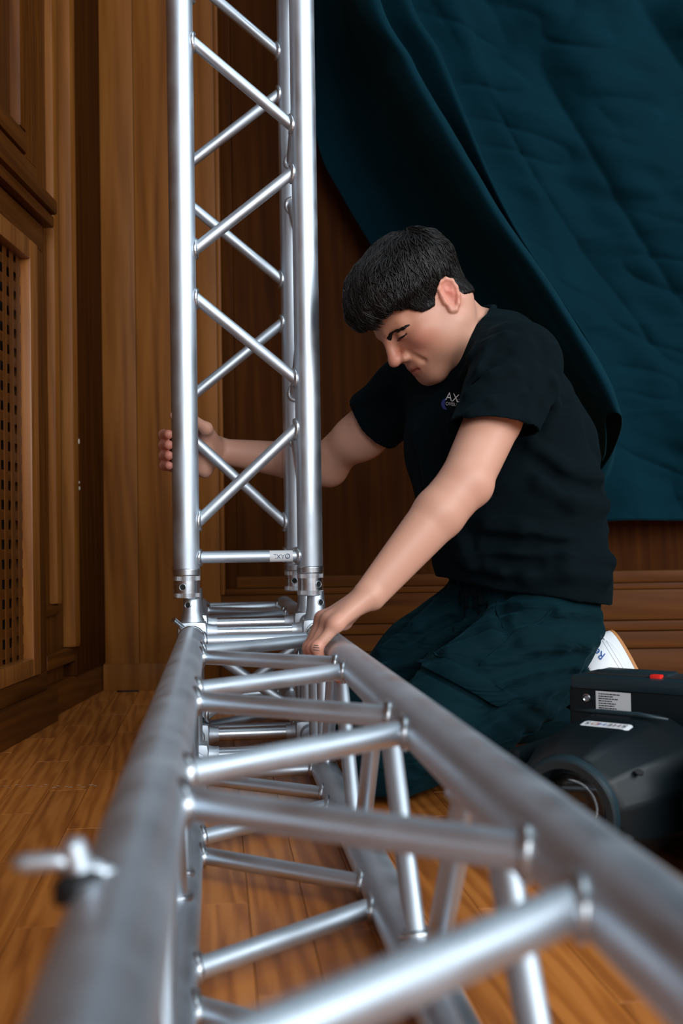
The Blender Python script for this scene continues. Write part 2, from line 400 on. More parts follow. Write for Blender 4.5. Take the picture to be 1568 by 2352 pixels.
def collar(parent, P, d):
    """threaded coupler at the end of a chord; d points outwards"""
    d = unit(d)
    mb = MB(); pr = [(-.016, RC-.001)]
    for k in range(7): pr += [(-.015+k*.0022, RC+.0012+.0006*(k % 2))]
    pr += [(0, RC-.001)]
    lathe(mb, P, d, pr, 40); w = mb.build('weld_ring', WELD, parent, smooth=True); fixn(w)
    mb = MB()
    lathe(mb, P, d, [(-.001, .02), (-.001, .0258), (.0085, .0258), (.0085, .0249), (.0088, .0249), (.031, .0249), (.031, .0258), (.0405, .0258), (.0420, .0245), (.0425, .02), (.0425, .012)], 48)
    c = mb.build('coupler_collar', ALU_COL, parent, angle=30); fixn(c)
    n = 90; mb = MB()                     # knurling
    for s in (.0035, .0358):
        e1, e2, _ = frame(d)
        for i in range(n):
            t = 2*math.pi*i/n; q = V(P)+d*s+.0258*(math.cos(t)*e1+math.sin(t)*e2); rr = math.cos(t)*e1+math.sin(t)*e2; tt = -math.sin(t)*e1+math.cos(t)*e2
            v = [q-d*.004-tt*.0007-rr*.0004, q-d*.004+tt*.0007-rr*.0004, q+d*.004+tt*.0007-rr*.0004, q+d*.004-tt*.0007-rr*.0004, q-d*.004+rr*.00025, q+d*.004+rr*.00025]
            mb.add(v, [(0, 4, 5, 3), (1, 2, 5, 4), (0, 1, 4), (3, 5, 2)])
    k = mb.build('knurling', ALU_COL, c); k['kind'] = 'stuff'
    return c
def pin_hole(parent, P, out, r=.0062):
    mb = MB(); out = unit(out); lathe(mb, V(P)-out*.004, out, [(0, r*.9), (.0046, r*.9)], 20); mb.build('pin_hole', DARK, parent)  # solid dark plug, its colour stands in for the shade inside a hole
    mb = MB(); lathe(mb, V(P)-out*.002, out, [(0, r*.88), (.0028, r*.9), (.0034, r*1.0), (.0028, r*1.15), (0, r*1.15)], 20, closed=False); fixn(mb.build('hole_rim', ALU, parent, smooth=True))
def spigot(parent, P, d, L=.055):
    d = unit(d); mb = MB()
    lathe(mb, P, d, [(0, .0235), (.004, .0235), (.010, .0205), (.022, .0185), (L, .0165), (L+.002, .015)], 32)
    o = mb.build('conical_coupler', ALU, parent, angle=35); return o

# origin of the truss frame in the room
TC = V((0.073, 2.333)); O2 = V((TC[0]*cT - TC[1]*sT, TC[0]*sT + TC[1]*cT))
ZT = .265                                    # height of the upper chord axes
S = .12
# --- corner block on the floor
blk = empty('truss_corner_block', (O2[0], O2[1], 0), TH)
tag(blk, 'aluminium box corner block on the floor under the upright truss', 'truss block')
for sx in (-1, 1):
    for sy in (-1, 1):
        for z in (.032, ZT):
            mb = MB(); box(mb, (sx*S-.029, sy*S-.029, z-.029), (sx*S+.029, sy*S+.029, z+.029), .012); mb.build('corner_casting', ALU, blk, angle=35)
        mb = MB(); tube(mb, (sx*S, sy*S, .05), (sx*S, sy*S, ZT-.02), .017, n=28); mb.build('upright_tube', ALU, blk, angle=40)
        s = spigot(blk, (sx*S, sy*S, ZT+.026), (0, 0, 1))
        ang = -math.pi/2 + (.5 if sx > 0 else -.45)
        pin_hole(blk, (sx*S+.0178*math.cos(ang), sy*S+.0178*math.sin(ang), ZT+.026+.034), (math.cos(ang), math.sin(ang), .1), .0058)
for z, r in ((.034, .0145), (ZT+.006, .0125)):
    for s in (-1, 1):
        for (A, B) in (((-S, s*S, z), (S, s*S, z)), ((s*S, -S, z), (s*S, S, z))):
            A, B = V(A), V(B); d = unit(B-A)
            mb = MB(); tube(mb, A+d*.04, B-d*.04, r, n=28); mb.build('cross_tube', ALU_COL, blk, angle=40)
            for P, e in ((A, d), (B, -d)):
                mb = MB(); lathe(mb, P+e*.026, e, [(0, r+.006), (.010, r+.003), (.014, r+.0022), (.022, r+.0022), (.022, r)], 28); fixn(mb.build('tube_socket', ALU, blk, angle=35))
brace(blk, (-S, S, .06), (S, S, .235), (0, 0, 1)); brace(blk, (S, S, .06), (-S, S, .235), (0, 0, 1))
# coupler stubs facing the lying truss and the far truss
for sx in (-1, 1):
    for z in (.025, ZT):
        spigot(blk, (sx*S, -S-.026, z), (0, -1, 0), .05); spigot(blk, (sx*S, S+.026, z), (0, 1, 0), .05)
# hex bolt heads under the right lower tube and a pin in the left upper joint
mb = MB(); tube(mb, (-S-.005, -S-.040, ZT+.006), (-S-.034, -S-.066, ZT+.036), .0058, n=18); mb.build('coupler_pin', ALU_COL, blk, angle=40)

def truss(name, length, phase, root, lab, dirn):
    """box truss along local -Y (dirn -1) or +Y (1) starting at local y=0; axes of chords at x=+-S, z=.025 and .265"""
    pass
# --- lying truss running towards the camera
TR = -.0091
lie = empty('box_truss', (O2[0], O2[1], 0), TH)
tag(lie, 'long aluminium box truss lying on the floor towards the camera', 'truss')
Z0, Z1 = .025, .265
YS, YE = -.215, -2.20
for sx in (-1, 1):
    for z in (Z0, Z1):
        chord_mesh((sx*S, YS-.0, z), (sx*S, YE, z)).build('chord', ALU, lie, angle=40)
        collar(lie, (sx*S, YS+.0, z), (0, 1, 0))
yk = lambda k: -.4944 - k*HH
ax = (0, 1, 0)
YB = YS-.03
for z in (Z1, Z0): brace(lie, (-S, YB, z), (S, YB, z), ax, name='end_brace')
for sx in (-1, 1): brace(lie, (sx*S, YB, Z0), (sx*S, YB, Z1), ax, name='end_brace')
OFF = .028
def zig(a, b, par, n, first):
    """zigzag between chord points a (nodes of parity par) and b; nodes pulled apart by OFF as on the real frame"""
    prev = None
    for k in range(n):
        P = a if k % 2 == par else b
        y = yk(k)
        cur = V((P[0], y, P[1]))
        if prev is not None:
            brace(lie, prev - V((0, OFF, 0)), cur + V((0, OFF, 0)), ax)
        else:
            Q = b if P is a else a
            st = V((Q[0], YB-.030, Q[1]))
            brace(lie, st, cur + V((0, OFF, 0)), ax)
        prev = cur
zig((-S, Z1), (S, Z1), 0, 7, 1)          # top face: left nodes even
zig((-S, Z0), (S, Z0), 1, 7, 1)          # bottom face: left nodes odd
zig((S, Z1), (S, Z0), 0, 7, 1)           # right face: upper nodes even
zig((-S, Z1), (-S, Z0), 1, 7, 1)         # left face: upper nodes odd
# wing bolt on the left upper chord
WB = V((-S-.016, -1.795, Z1+.021))
mb = MB(); lathe(mb, WB-V((0, 0, .006)), (-.25, 0, 1), [(0, .014), (.008, .012), (.011, .007)], 20); mb.build('bolt_foot', plain('blackened_steel', (.02, .022, .024), .45, .6), lie, angle=40)
mb = MB(); lathe(mb, WB, (-.25, 0, 1), [(0, .0065), (.012, .006), (.018, .0055), (.020, .003)], 18); hub = mb.build('wing_nut', ALU, lie, angle=40)
for s, q in ((-1, 1.0), (1, .62)):
    mb = MB(); sweep(mb, [WB+V((0, 0, .008)), WB+V((s*q*.012, .001, .009-.006*(s > 0))), WB+V((s*q*.026, .003, .008-.009*(s > 0))), WB+V((s*q*.032, .003, .0085-.010*(s > 0)))], [.0042, .0046, .0048, .003], 12); mb.build('wing', ALU, hub, smooth=True)

# --- short far truss behind the corner block
far = empty('box_truss', (O2[0], O2[1], 0), TH)
tag(far, 'short aluminium box truss lying behind the upright tower', 'truss')
for sx in (-1, 1):
    for z in (Z0, Z1):
        chord_mesh((sx*S, .215, z), (sx*S, .93, z)).build('chord', ALU, far, angle=40); collar(far, (sx*S, .215, z), (0, -1, 0))
for z in (Z0, Z1):
    brace(far, (-S, .245, z), (S, .245, z), ax, name='end_brace'); brace(far, (-S, .905, z), (S, .905, z), ax, name='end_brace')
    brace(far, (-S, .28, z), (S, .50, z), ax); brace(far, (S, .55, z), (-S, .72, z), ax); brace(far, (-S, .77, z), (S, .87, z), ax)
for sx in (-1, 1):
    brace(far, (sx*S, .28, Z0), (sx*S, .50, Z1), ax); brace(far, (sx*S, .55, Z1), (sx*S, .72, Z0), ax); brace(far, (sx*S, .77, Z0), (sx*S, .87, Z1), ax)

# --- the upright tower, still hovering a little off its couplers
TW = .0426
tx, ty = -.0143, -.0011
tow = empty('box_truss', (O2[0]+tx*cT-ty*sT, O2[1]+tx*sT+ty*cT, .336), TH+TW)
tag(tow, 'upright aluminium box truss standing on the corner block', 'truss')
zl = lambda z: z-.336
ZBOT, ZTOP = .380, 2.34
ax = (0, 0, 1)
for sx in (-1, 1):
    for sy in (-1, 1):
        chord_mesh((sx*S, sy*S, zl(ZBOT)), (sx*S, sy*S, zl(ZTOP))).build('chord', ALU, tow, angle=40)
        c = collar(tow, (sx*S, sy*S, zl(ZBOT)), (0, 0, -1))
        a = -math.pi/2 + (.55 if sx > 0 and sy < 0 else -.35)
        if sy > 0: a = -math.pi/2-.3
        pin_hole(c, (sx*S+.0249*math.cos(a), sy*S+.0249*math.sin(a), zl(ZBOT)-.0198), (math.cos(a), math.sin(a), 0))
zk = lambda k: zl(.265+.4513+k*HH)
ZE = zl(.416)
eb = None
for sy in (-1, 1):
    o = brace(tow, (-S, sy*S, ZE), (S, sy*S, ZE), ax, name='end_brace'); eb = eb or o
for sx in (-1, 1): brace(tow, (sx*S, -S, ZE), (sx*S, S, ZE), ax, name='end_brace')
def tzig(a, b, par):
    prev = None
    for k in range(-1, 7):
        P = a if k % 2 == par else b
        cur = V((P[0], P[1], zk(k)))
        if prev is not None: brace(tow, prev + V((0, 0, OFF if k > 0 else .0)), cur - V((0, 0, OFF)), ax)
        prev = cur
tzig((S, -S), (-S, -S), 0)      # front face: right nodes even
tzig((-S, S), (S, S), 0)        # back face: right nodes odd
tzig((S, S), (S, -S), 0)        # right face: rear nodes even
tzig((-S, -S), (-S, S), 0)
# sticker with upside down lettering on the front end brace
STK = plain('sticker_white', (.72, .74, .76), .45); INK = plain('sticker_ink', (.01, .045, .12), .5)
mb = MB(); n = 14; v = []; f = []; r = RB+.0004
xa, xb = .040, .085
for i in range(n+1):
    t = -math.pi/2 - 1.25 + 2.5*i/n
    for x in (xa, xb): v.append((x, -S + r*math.sin(-math.pi/2)*-math.cos(t+math.pi/2)*-1, ZE + r*math.sin(t+math.pi/2)))
v = [(p[0], -S - r*math.cos(-1.25+2.5*(i//2)/n), ZE + r*math.sin(-1.25+2.5*(i//2)/n)) for i, p in enumerate(v)]
for i in range(n): f.append((2*i, 2*i+1, 2*i+3, 2*i+2))
stk = mb.add(v, f).build('sticker', STK, eb, smooth=True)
def wrap_text(body, cx, size, name='lettering', zoff=0):
    me = text_mesh(body, size)
    for q in me.vertices:
        a = -(q.co.y+zoff)/r; x = cx - q.co.x
        q.co = Vector((x, -S-(r+.0004)*math.cos(a), ZE+(r+.0004)*math.sin(a)))
    me.materials.clear(); return data_obj(name, me, INK, stk)
wrap_text('AXL', .058, .012)
mb = MB(); pts = []
for i in range(24):
    t = 2*math.pi*i/24; a = .0042*math.sin(t)/r; pts.append((.0745+.0042*math.cos(t), -S-(r+.0006)*math.cos(a), ZE+(r+.0006)*math.sin(a)))
sweep(mb, pts, .0007, 6, True); mb.build('emblem', INK, stk)
wrap_text('S', .0745, .006, 'emblem')
# ------------------------------------------------------------------ implicit surfaces for the figure
class Field:
    def __init__(s, lo, hi, h):
        s.lo = V(lo); s.h = h; s.n = np.ceil((V(hi)-s.lo)/h).astype(int)+1
        s.a = np.full(tuple(s.n), .05, np.float32)
        s.ax = [(s.lo[i] + h*np.arange(s.n[i])).astype(np.float32) for i in range(3)]
    def sub(s, lo, hi):
        i0 = np.clip(np.floor((V(lo)-s.lo)/s.h).astype(int), 0, s.n); i1 = np.clip(np.ceil((V(hi)-s.lo)/s.h).astype(int)+1, 0, s.n)
        if (i1-i0 < 1).any(): return None, None
        sl = tuple(slice(a, b) for a, b in zip(i0, i1))
        return sl, np.meshgrid(*[s.ax[i][sl[i]] for i in range(3)], indexing='ij', sparse=True)
    def band(s, up):
        """keep working only close to the surface found by a coarse field"""
        m = np.zeros(tuple(s.n), bool); r = 4
        c = up.a; mm = np.abs(c) < up.h*1.9+.006
        idx = [np.clip(np.round(np.arange(s.n[i])*s.h/up.h).astype(int), 0, up.n[i]-1) for i in range(3)]
        m = mm[np.ix_(*idx)]; s.a = np.where(c[np.ix_(*idx)] < 0, np.float32(-.05), np.float32(.05))
        s.bi = np.argwhere(m).astype(np.int32); s.bp = [(s.lo[i]+s.h*s.bi[:, i]).astype(np.float32) for i in range(3)]; s.a[m] = .05
        return s
    def apply(s, prim):
        fn, lo, hi, k, op = prim
        pad = k + .02
        if getattr(s, 'bi', None) is not None:
            l_, h_ = V(lo)-pad, V(hi)+pad
            q = np.ones(len(s.bi), bool)
            for i in range(3): q &= (s.bp[i] > l_[i]) & (s.bp[i] < h_[i])
            q = np.nonzero(q)[0]
            if not len(q): return
            ii = tuple(s.bi[q, i] for i in range(3)); g = [s.bp[i][q] for i in range(3)]; a = s.a[ii]
        else:
            ii, g = s.sub(V(lo)-pad, V(hi)+pad)
            if ii is None: return
            a = s.a[ii]
        d = fn(*g).astype(np.float32)
        if op == 'cut': d = -d
        if op == 'disp': s.a[ii] = a + d; return
        h = np.maximum(k-np.abs(a-d), 0)**2*(.25/k) if k > 0 else 0
        s.a[ii] = np.minimum(a, d)-h if op == 'add' else np.maximum(a, d)+h
    def sample(s, P):
        q = (P - s.lo)/s.h; q = np.clip(q, 0, s.n-1.001); i = q.astype(int); f = q-i; a = s.a; r = 0
        for dx in (0, 1):
            for dy in (0, 1):
                for dz in (0, 1):
                    w = (f[..., 0] if dx else 1-f[..., 0])*(f[..., 1] if dy else 1-f[..., 1])*(f[..., 2] if dz else 1-f[..., 2])
                    r = r + w*a[i[..., 0]+dx, i[..., 1]+dy, i[..., 2]+dz]
        return r
    def normal(s, P, e=.004):
        g = np.stack([s.sample(P+V(v)*e)-s.sample(P-V(v)*e) for v in ((1, 0, 0), (0, 1, 0), (0, 0, 1))], -1)
        return g/np.maximum(np.linalg.norm(g, axis=-1, keepdims=True), 1e-9)
    def hit(s, px, py, d0=1.5, d1=2.9):
        t = np.arange(d0, d1, .0025); P = CC + ray(px, py)*t[:, None]
        inside = ((P > s.lo) & (P < s.lo+s.h*(s.n-1))).all(1)
        v = np.where(inside, s.sample(P), 1.0); i = np.argmax(v < 0)
        if not (v < 0).any(): return None
        if i == 0: return P[0]
        w = v[i-1]/(v[i-1]-v[i]); return P[i-1]*(1-w)+P[i]*w
    def mesh(s):
        a = s.a; b = a < 0; n = s.n
        c = np.zeros(tuple(n-1), np.uint8)
        for dx in (0, 1):
            for dy in (0, 1):
                for dz in (0, 1):
                    c += b[dx:n[0]-1+dx, dy:n[1]-1+dy, dz:n[2]-1+dz]
        act = (c > 0) & (c < 8); idx = np.argwhere(act); del c
        vid = np.full(tuple(n-1), -1, np.int32); vid[act] = np.arange(len(idx))
        vals = {}
        for dx in (0, 1):
            for dy in (0, 1):
                for dz in (0, 1): vals[dx, dy, dz] = a[idx[:, 0]+dx, idx[:, 1]+dy, idx[:, 2]+dz]
        acc = np.zeros((len(idx), 3)); num = np.zeros(len(idx))
        for ax in range(3):
            o = [i for i in range(3) if i != ax]
            for u in (0, 1):
                for w in (0, 1):
                    p0 = [0, 0, 0]; p0[o[0]] = u; p0[o[1]] = w; p1 = list(p0); p1[ax] = 1
                    v0, v1 = vals[tuple(p0)], vals[tuple(p1)]; m = (v0 < 0) != (v1 < 0)
                    t = np.where(m, v0/np.where(m, v0-v1, 1), 0); q = np.zeros((len(idx), 3)); q[:, o[0]] = u; q[:, o[1]] = w; q[:, ax] = t
                    acc += q*m[:, None]; num += m
        verts = s.lo + s.h*(idx + acc/num[:, None])
        faces = []
        for ax in range(3):
            o = [i for i in range(3) if i != ax]
            sl0 = [slice(1, n[i]-1) for i in range(3)]; sl0[ax] = slice(0, n[ax]-1); sl1 = list(sl0); sl1[ax] = slice(1, n[ax])
            A, B = b[tuple(sl0)], b[tuple(sl1)]; e = np.argwhere(A != B); sgn = A[tuple(e.T)]
            e = e + V([0 if i == ax else 1 for i in range(3)]).astype(int)
            def cell(du, dw):
                q = e.copy(); q[:, o[0]] += du; q[:, o[1]] += dw; return vid[tuple(q.T)]
            quad = np.stack([cell(-1, -1), cell(0, -1), cell(0, 0), cell(-1, 0)], 1)
            flip = ~sgn if ax != 1 else sgn
            quad[flip] = quad[flip][:, ::-1]; faces.append(quad)
        f = np.concatenate(faces); return verts, f[(f >= 0).all(1)]

def fast_mesh(name, verts, faces):
    me = bpy.data.meshes.new(name); nv, nf = len(verts), len(faces)
    me.vertices.add(nv); me.vertices.foreach_set('co', np.asarray(verts, np.float32).ravel())
    me.loops.add(nf*4); me.loops.foreach_set('vertex_index', np.asarray(faces, np.int32).ravel())
    me.polygons.add(nf); me.polygons.foreach_set('loop_start', np.arange(nf, dtype=np.int32)*4)
    try: me.polygons.foreach_set('loop_total', np.full(nf, 4, np.int32))
    except Exception: pass
    me.update(); me.validate()
    me.polygons.foreach_set('use_smooth', np.ones(nf, bool)); return me
def relax(v, f, it=2, lam=.5):
    for _ in range(it):
        acc = np.zeros_like(v); cnt = np.zeros(len(v))
        for k in range(4):
            i, j = f[:, k], f[:, (k+1) % 4]
            for a, b in ((i, j), (j, i)):
                for c in range(3): acc[:, c] += np.bincount(a, v[b, c], len(v))
                cnt += np.bincount(a, minlength=len(v))
        m = cnt > 0; v = v.copy(); v[m] += lam*(acc[m]/cnt[m, None]-v[m])
    return v

# primitives: (function, lo, hi, blend, op)
def cone(a, b, ra, rb, k=.01, op='add'):
    a, b = V(a), V(b); ba = b-a; L2 = ba @ ba; m = max(ra, rb)
    def fn(x, y, z):
        X, Y, Z = x-a[0], y-a[1], z-a[2]; t = np.clip((X*ba[0]+Y*ba[1]+Z*ba[2])/L2, 0, 1)
        return np.sqrt((X-t*ba[0])**2+(Y-t*ba[1])**2+(Z-t*ba[2])**2) - (ra+t*(rb-ra))
    return (fn, np.minimum(a, b)-m, np.maximum(a, b)+m, k, op)
def flat_cone(a, b, wa, ta, wb, tb, side, k=.01, op='add', cap=True):
    """limb with an oval section: half width w along `side`, half thickness t across; flat ends when cap is False"""
    a, b = V(a), V(b); ba = b-a; L = np.linalg.norm(ba); d = ba/L; s = V(side); s = unit(s-d*(s @ d)); n = np.cross(d, s); m = max(wa, ta, wb, tb)
    def fn(x, y, z):
        X, Y, Z = x-a[0], y-a[1], z-a[2]; h = X*d[0]+Y*d[1]+Z*d[2]; t = np.clip(h/L, 0, 1)
        u = (X*s[0]+Y*s[1]+Z*s[2])/(wa+t*(wb-wa)); w = (X*n[0]+Y*n[1]+Z*n[2])/(ta+t*(tb-ta)); e = h - t*L
        mr = np.minimum(wa+t*(wb-wa), ta+t*(tb-ta))
        r = np.sqrt(u*u+w*w)
        if cap:
            return (np.sqrt(r*r + (e/mr)**2)-1)*mr
        return np.maximum((r-1)*mr, np.abs(e) - 0.0) if False else np.where(np.abs(e) > 0, np.maximum((r-1)*mr, np.abs(e)), (r-1)*mr)
    return (fn, np.minimum(a, b)-m, np.maximum(a, b)+m, k, op)
def ell(c, r, R=None, k=.01, op='add'):
    c, r = V(c), V(r); R = np.eye(3) if R is None else R; m = r.max()
    def fn(x, y, z):
        X, Y, Z = x-c[0], y-c[1], z-c[2]
        q = [(X*R[0, i]+Y*R[1, i]+Z*R[2, i]) for i in range(3)]
        k0 = np.sqrt(sum((q[i]/r[i])**2 for i in range(3))); k1 = np.sqrt(sum((q[i]/r[i]**2)**2 for i in range(3)))
        return k0*(k0-1)/np.maximum(k1, 1e-6)
    return (fn, c-m, c+m, k, op)
def half(c, nrm, lo, hi, op='cut', k=.0):
    """everything on the side nrm points to"""
    c, nrm = V(c), unit(nrm)
    def fn(x, y, z): return -((x-c[0])*nrm[0]+(y-c[1])*nrm[1]+(z-c[2])*nrm[2])
    return (fn, lo, hi, k, op)

# ------------------------------------------------------------------ the kneeling man: joints
LSH, LEL, LWR = at(1192, 832, 2.02), at(1068, 1108, 1.86), at(848, 1368, 1.79)
RSH, REL, RWR = at(962, 880, 2.40), at(742, 1068, 2.56), at(492, 1034, 2.535)
NECK = at(1106, 796, 2.25)
g_f = unit((-.86, -.51, 0)); g_l = unit((.51, -.86, 0)); ZUP = V((0, 0, 1))
# head frame: x to his left, y forward, z up
hp, hy = math.radians(45), math.radians(21)
f0 = V((-math.cos(hy), -math.sin(hy), 0)); HF = math.cos(hp)*f0 - math.sin(hp)*ZUP; HU = math.sin(hp)*f0 + math.cos(hp)*ZUP; HL = np.cross(HU, HF)
HR = np.stack([HL, HF, HU], 1); HC = at(979, 713, 2.14)
HS = 1.0
def hd(x, y, z): return HC + HR @ (V((x, y, z))*HS)
def he(c, r, k=.01, op='add', R=None): return ell(hd(*c), V(r)*HS, HR if R is None else HR @ R, k*HS, op)
def hc(a, b, ra, rb, k=.01, op='add'): return cone(hd(*a), hd(*b), ra*HS, rb*HS, k*HS, op)
def rotx(a): c, s = math.cos(a), math.sin(a); return np.array([[1, 0, 0], [0, c, -s], [0, s, c]])
def roty(a): c, s = math.cos(a), math.sin(a); return np.array([[c, 0, s], [0, 1, 0], [-s, 0, c]])
def rotz(a): c, s = math.cos(a), math.sin(a); return np.array([[c, -s, 0], [s, c, 0], [0, 0, 1]])
head = [he((0, -.008, .045), (.074, .098, .083), .0), he((0, .030, .030), (.066, .066, .062), .03),
        he((0, .033, -.035), (.062, .058, .076), .03), he((0, .064, -.060), (.042, .036, .042), .03),
        he((0, .080, -.090), (.027, .019, .017), .02)]
for s in (-1, 1):
    head += [hc((s*.056, -.002, -.042), (s*.022, .076, -.091), .018, .014, .025), he((s*.050, .026, -.046), (.022, .036, .036), .03),
             he((s*.046, .056, -.012), (.022, .026, .020), .022),
             hc((s*.016, .091, .024), (s*.044, .075, .025), .011, .009, .018),
             he((s*.033, .101, .010), (.017, .017, .011), .012, 'cut'),
             he((s*.0325, .0775, .0075), (.0155, .0150, .0125), .005),
             hc((s*.020, .0900, .0030), (s*.046, .0820, .0045), .0018, .0015, .003, 'cut'),
             he((s*.013, .1010, -.030), (.0095, .0110, .0085), .007)]
head += [hc((0, .094, .022), (0, .1135, -.016), .0085, .0105, .012), he((0, .1175, -.0235), (.0125, .0115, .0105), .008)]
for s in (-1, 1):
    head += [hc((s*.026, .0985, -.026), (s*.036, .0880, -.056), .002, .002, .010, 'cut')]
head += [hc((-.020, .0930, -.0570), (.020, .0930, -.0570), .0060, .0060, .006), he((0, .0990, -.0560), (.014, .0060, .0055), .006),
         hc((-.018, .0915, -.0680), (.018, .0915, -.0680), .0065, .0065, .006), he((0, .0975, -.0685), (.014, .0065, .0065), .006),
         hc((-.010, .1038, -.0622), (.010, .1038, -.0622), .0017, .0017, .003, 'cut')]
for s in (-1, 1): head += [hc((s*.010, .1038, -.0622), (s*.018, .0975, -.0624), .0017, .0017, .003, 'cut'), hc((s*.018, .0975, -.0624), (s*.026, .0910, -.0610), .0017, .0012, .003, 'cut')]
for s in (-1, 1):                                         # ears: bowl, rim, lobe
    e = lambda u, w, o=0.: (s*(.0735+.010*(-u-.02)/.02*.35+o+.006), -.014+(u*.91-.42*w)*.95, .000+(w*.91+u*.42)*.95)
    head += [he((s*.0745, -.018, .000), (.0055, .0165, .028), .006, 'add', rotz(s*.38) @ rotx(.43))]
    rim = [(.012, .006), (.0135, .020), (.006, .0315), (-.006, .034), (-.0165, .027), (-.020, .013), (-.0185, -.003), (-.013, -.018), (-.004, -.028), (.004, -.026), (.006, -.016)]
    P = [hd(*e(u, w, .003)) for u, w in rim]
    for i in range(len(P)-1): head.append(cone(P[i], P[i+1], .0036, .0036, .0035))
    head += [he(e(-.001, -.024, .001), (.0045, .008, .0085), .004),
             he(e(.001, .000, .010), (.0085, .0085, .0130), .004, 'cut'), he(e(-.004, .018, .009), (.0065, .0075, .0085), .003, 'cut'),
             hc(e(.011, .004, .001), e(.0095, -.008, .002), .0042, .0042, .003)]
neck = [flat_cone(hd(0, -.022, -.012), NECK+V((.0, .0, -.02)), .060, .058, .068, .066, g_l, .03),
        cone(hd(.05, -.050, -.025), at(1065, 815, 2.13), .016, .016, .03), cone(NECK, LSH+V((-.02, .05, .0)), .06, .045, .04), cone(NECK, RSH, .06, .045, .04)]
torso_in = [flat_cone(at(1110, 900, 2.24), at(1190, 1180, 2.22), .165, .10, .15, .10, g_l, .04), flat_cone(at(1180, 1180, 2.22), at(1190, 1400, 2.2), .15, .10, .13, .08, g_l, .04)]
def arm(sh, el, wr, fwd, w=1.0):
    m1 = sh*.5+el*.5; m2 = el*.72+wr*.28; fwd = V(fwd)
    return [cone(sh, m1, .051*w, .0485*w, .0), cone(m1, el, .0485*w, .043*w, .006), cone(el, m2, .043*w, .0425*w, .008),
            flat_cone(m2, wr, .0425*w, .041*w, .0265*w, .0205*w, fwd, .008)]
# left arm rests its hand on the lying truss, right arm holds the tower from behind
l_side = unit(np.cross(LWR-LEL, (0, 1, .2)))
larm = arm(LSH, LEL, LWR, l_side) + [ell(LEL + V((.016, -.002, -.008)), (.024, .024, .024), None, .02)]
rarm = arm(RSH, REL, RWR, (0, 0, 1)) + [ell(REL + V((.020, .0, -.015)), (.03, .03, .03), None, .03), ell((RSH*.45+REL*.55)+V((-.01, 0, -.022)), (.055, .04, .045), None, .03)]
# hand on the chord: angles around the chord, 90 on top, 180 on the inner (left) side
def truss_pt(x, y, z): return V((O2[0]+x*cT-y*sT, O2[1]+x*sT+y*cT, z))
def chordp(y, ang, r):
    a = math.radians(ang); return truss_pt(S+r*math.cos(a), y, ZT+r*math.sin(a))
lhand = []; FING = []
yb = -.548
for i, (y, m_, p_, d_, t_, rr) in enumerate(((-.592, (100, .050), (160, .043), (216, .037), (266, .036), .0082), (-.567, (108, .056), (166, .046), (218, .038), (264, .037), .0092),
                                         (-.541, (113, .059), (170, .048), (218, .039), (256, .037), .0096), (-.517, (114, .058), (170, .047), (216, .039), (250, .037), .0094))):   # little, ring, middle, index
    mcp = chordp(y+.004, *m_); pip = chordp(y, *p_); dip = chordp(y, *d_); tip = chordp(y, *t_)
    lhand += [cone(LWR*.75+mcp*.25, mcp, .012, rr*1.25, .010), cone(mcp, pip, rr*1.18, rr*1.02, .005), cone(pip, dip, rr*1.02, rr*.93, .004), cone(dip, tip, rr*.93, rr*.82, .004), ell(pip, [rr*1.10]*3, None, .006), ell(mcp, [rr*1.34]*3, None, .008)]
    FING.append((mcp, pip, dip, tip, rr))
lhand += [flat_cone(LWR, chordp(yb-.004, 106, .054), .0255, .0195, .041, .015, truss_pt(0, 1, 0)-truss_pt(0, 0, 0), .010)]
th0, th1, th2, th3 = LWR*.7+chordp(-.50, 80, .05)*.3, chordp(-.490, 74, .048), chordp(-.455, 95, .040), chordp(-.432, 116, .037)
lhand += [cone(th0, th1, .014, .013, .012), cone(th1, th2, .012, .0105, .008), cone(th2, th3, .0105, .0085, .006)]
# far hand around the rear left chord of the tower
def towp(ang, r, z):
    a = math.radians(ang); x, y = -S+r*math.cos(a), S+r*math.sin(a); c, s_ = math.cos(TH+TW), math.sin(TH+TW)
    return V((tow.location.x+x*c-y*s_, tow.location.y+x*s_+y*c, z))
rhand = []; RF = []
zh = .640
for i, (dz, rr) in enumerate(((.036, .0114), (.0135, .0116), (-.009, .0112), (-.0305, .0102))):
    z = zh+dz
    mcp = towp(42, .060, z-.004); pip = towp(118, .050, z+.002); dip = towp(170, .042, z+.002); tip = towp(215, .038, z)
    rhand += [cone(RWR*.8+mcp*.2, mcp, .014, rr*1.3, .012), cone(mcp, pip, rr*1.2, rr*1.08, .006), cone(pip, dip, rr*1.08, rr, .004), cone(dip, tip, rr, rr*.88, .004)]
    RF.append((dip, tip, rr))
rhand += [flat_cone(RWR, towp(38, .060, zh), .028, .021, .043, .018, (0, 0, 1), .022)]
rhand += [cone(RWR*.6+towp(20, .06, zh+.04)*.4, towp(-10, .050, zh+.050), .018, .013, .02), cone(towp(-10, .050, zh+.050), towp(-60, .040, zh+.066), .0125, .011, .008), cone(towp(-60, .040, zh+.066), towp(-120, .040, zh+.074), .011, .009, .006)]

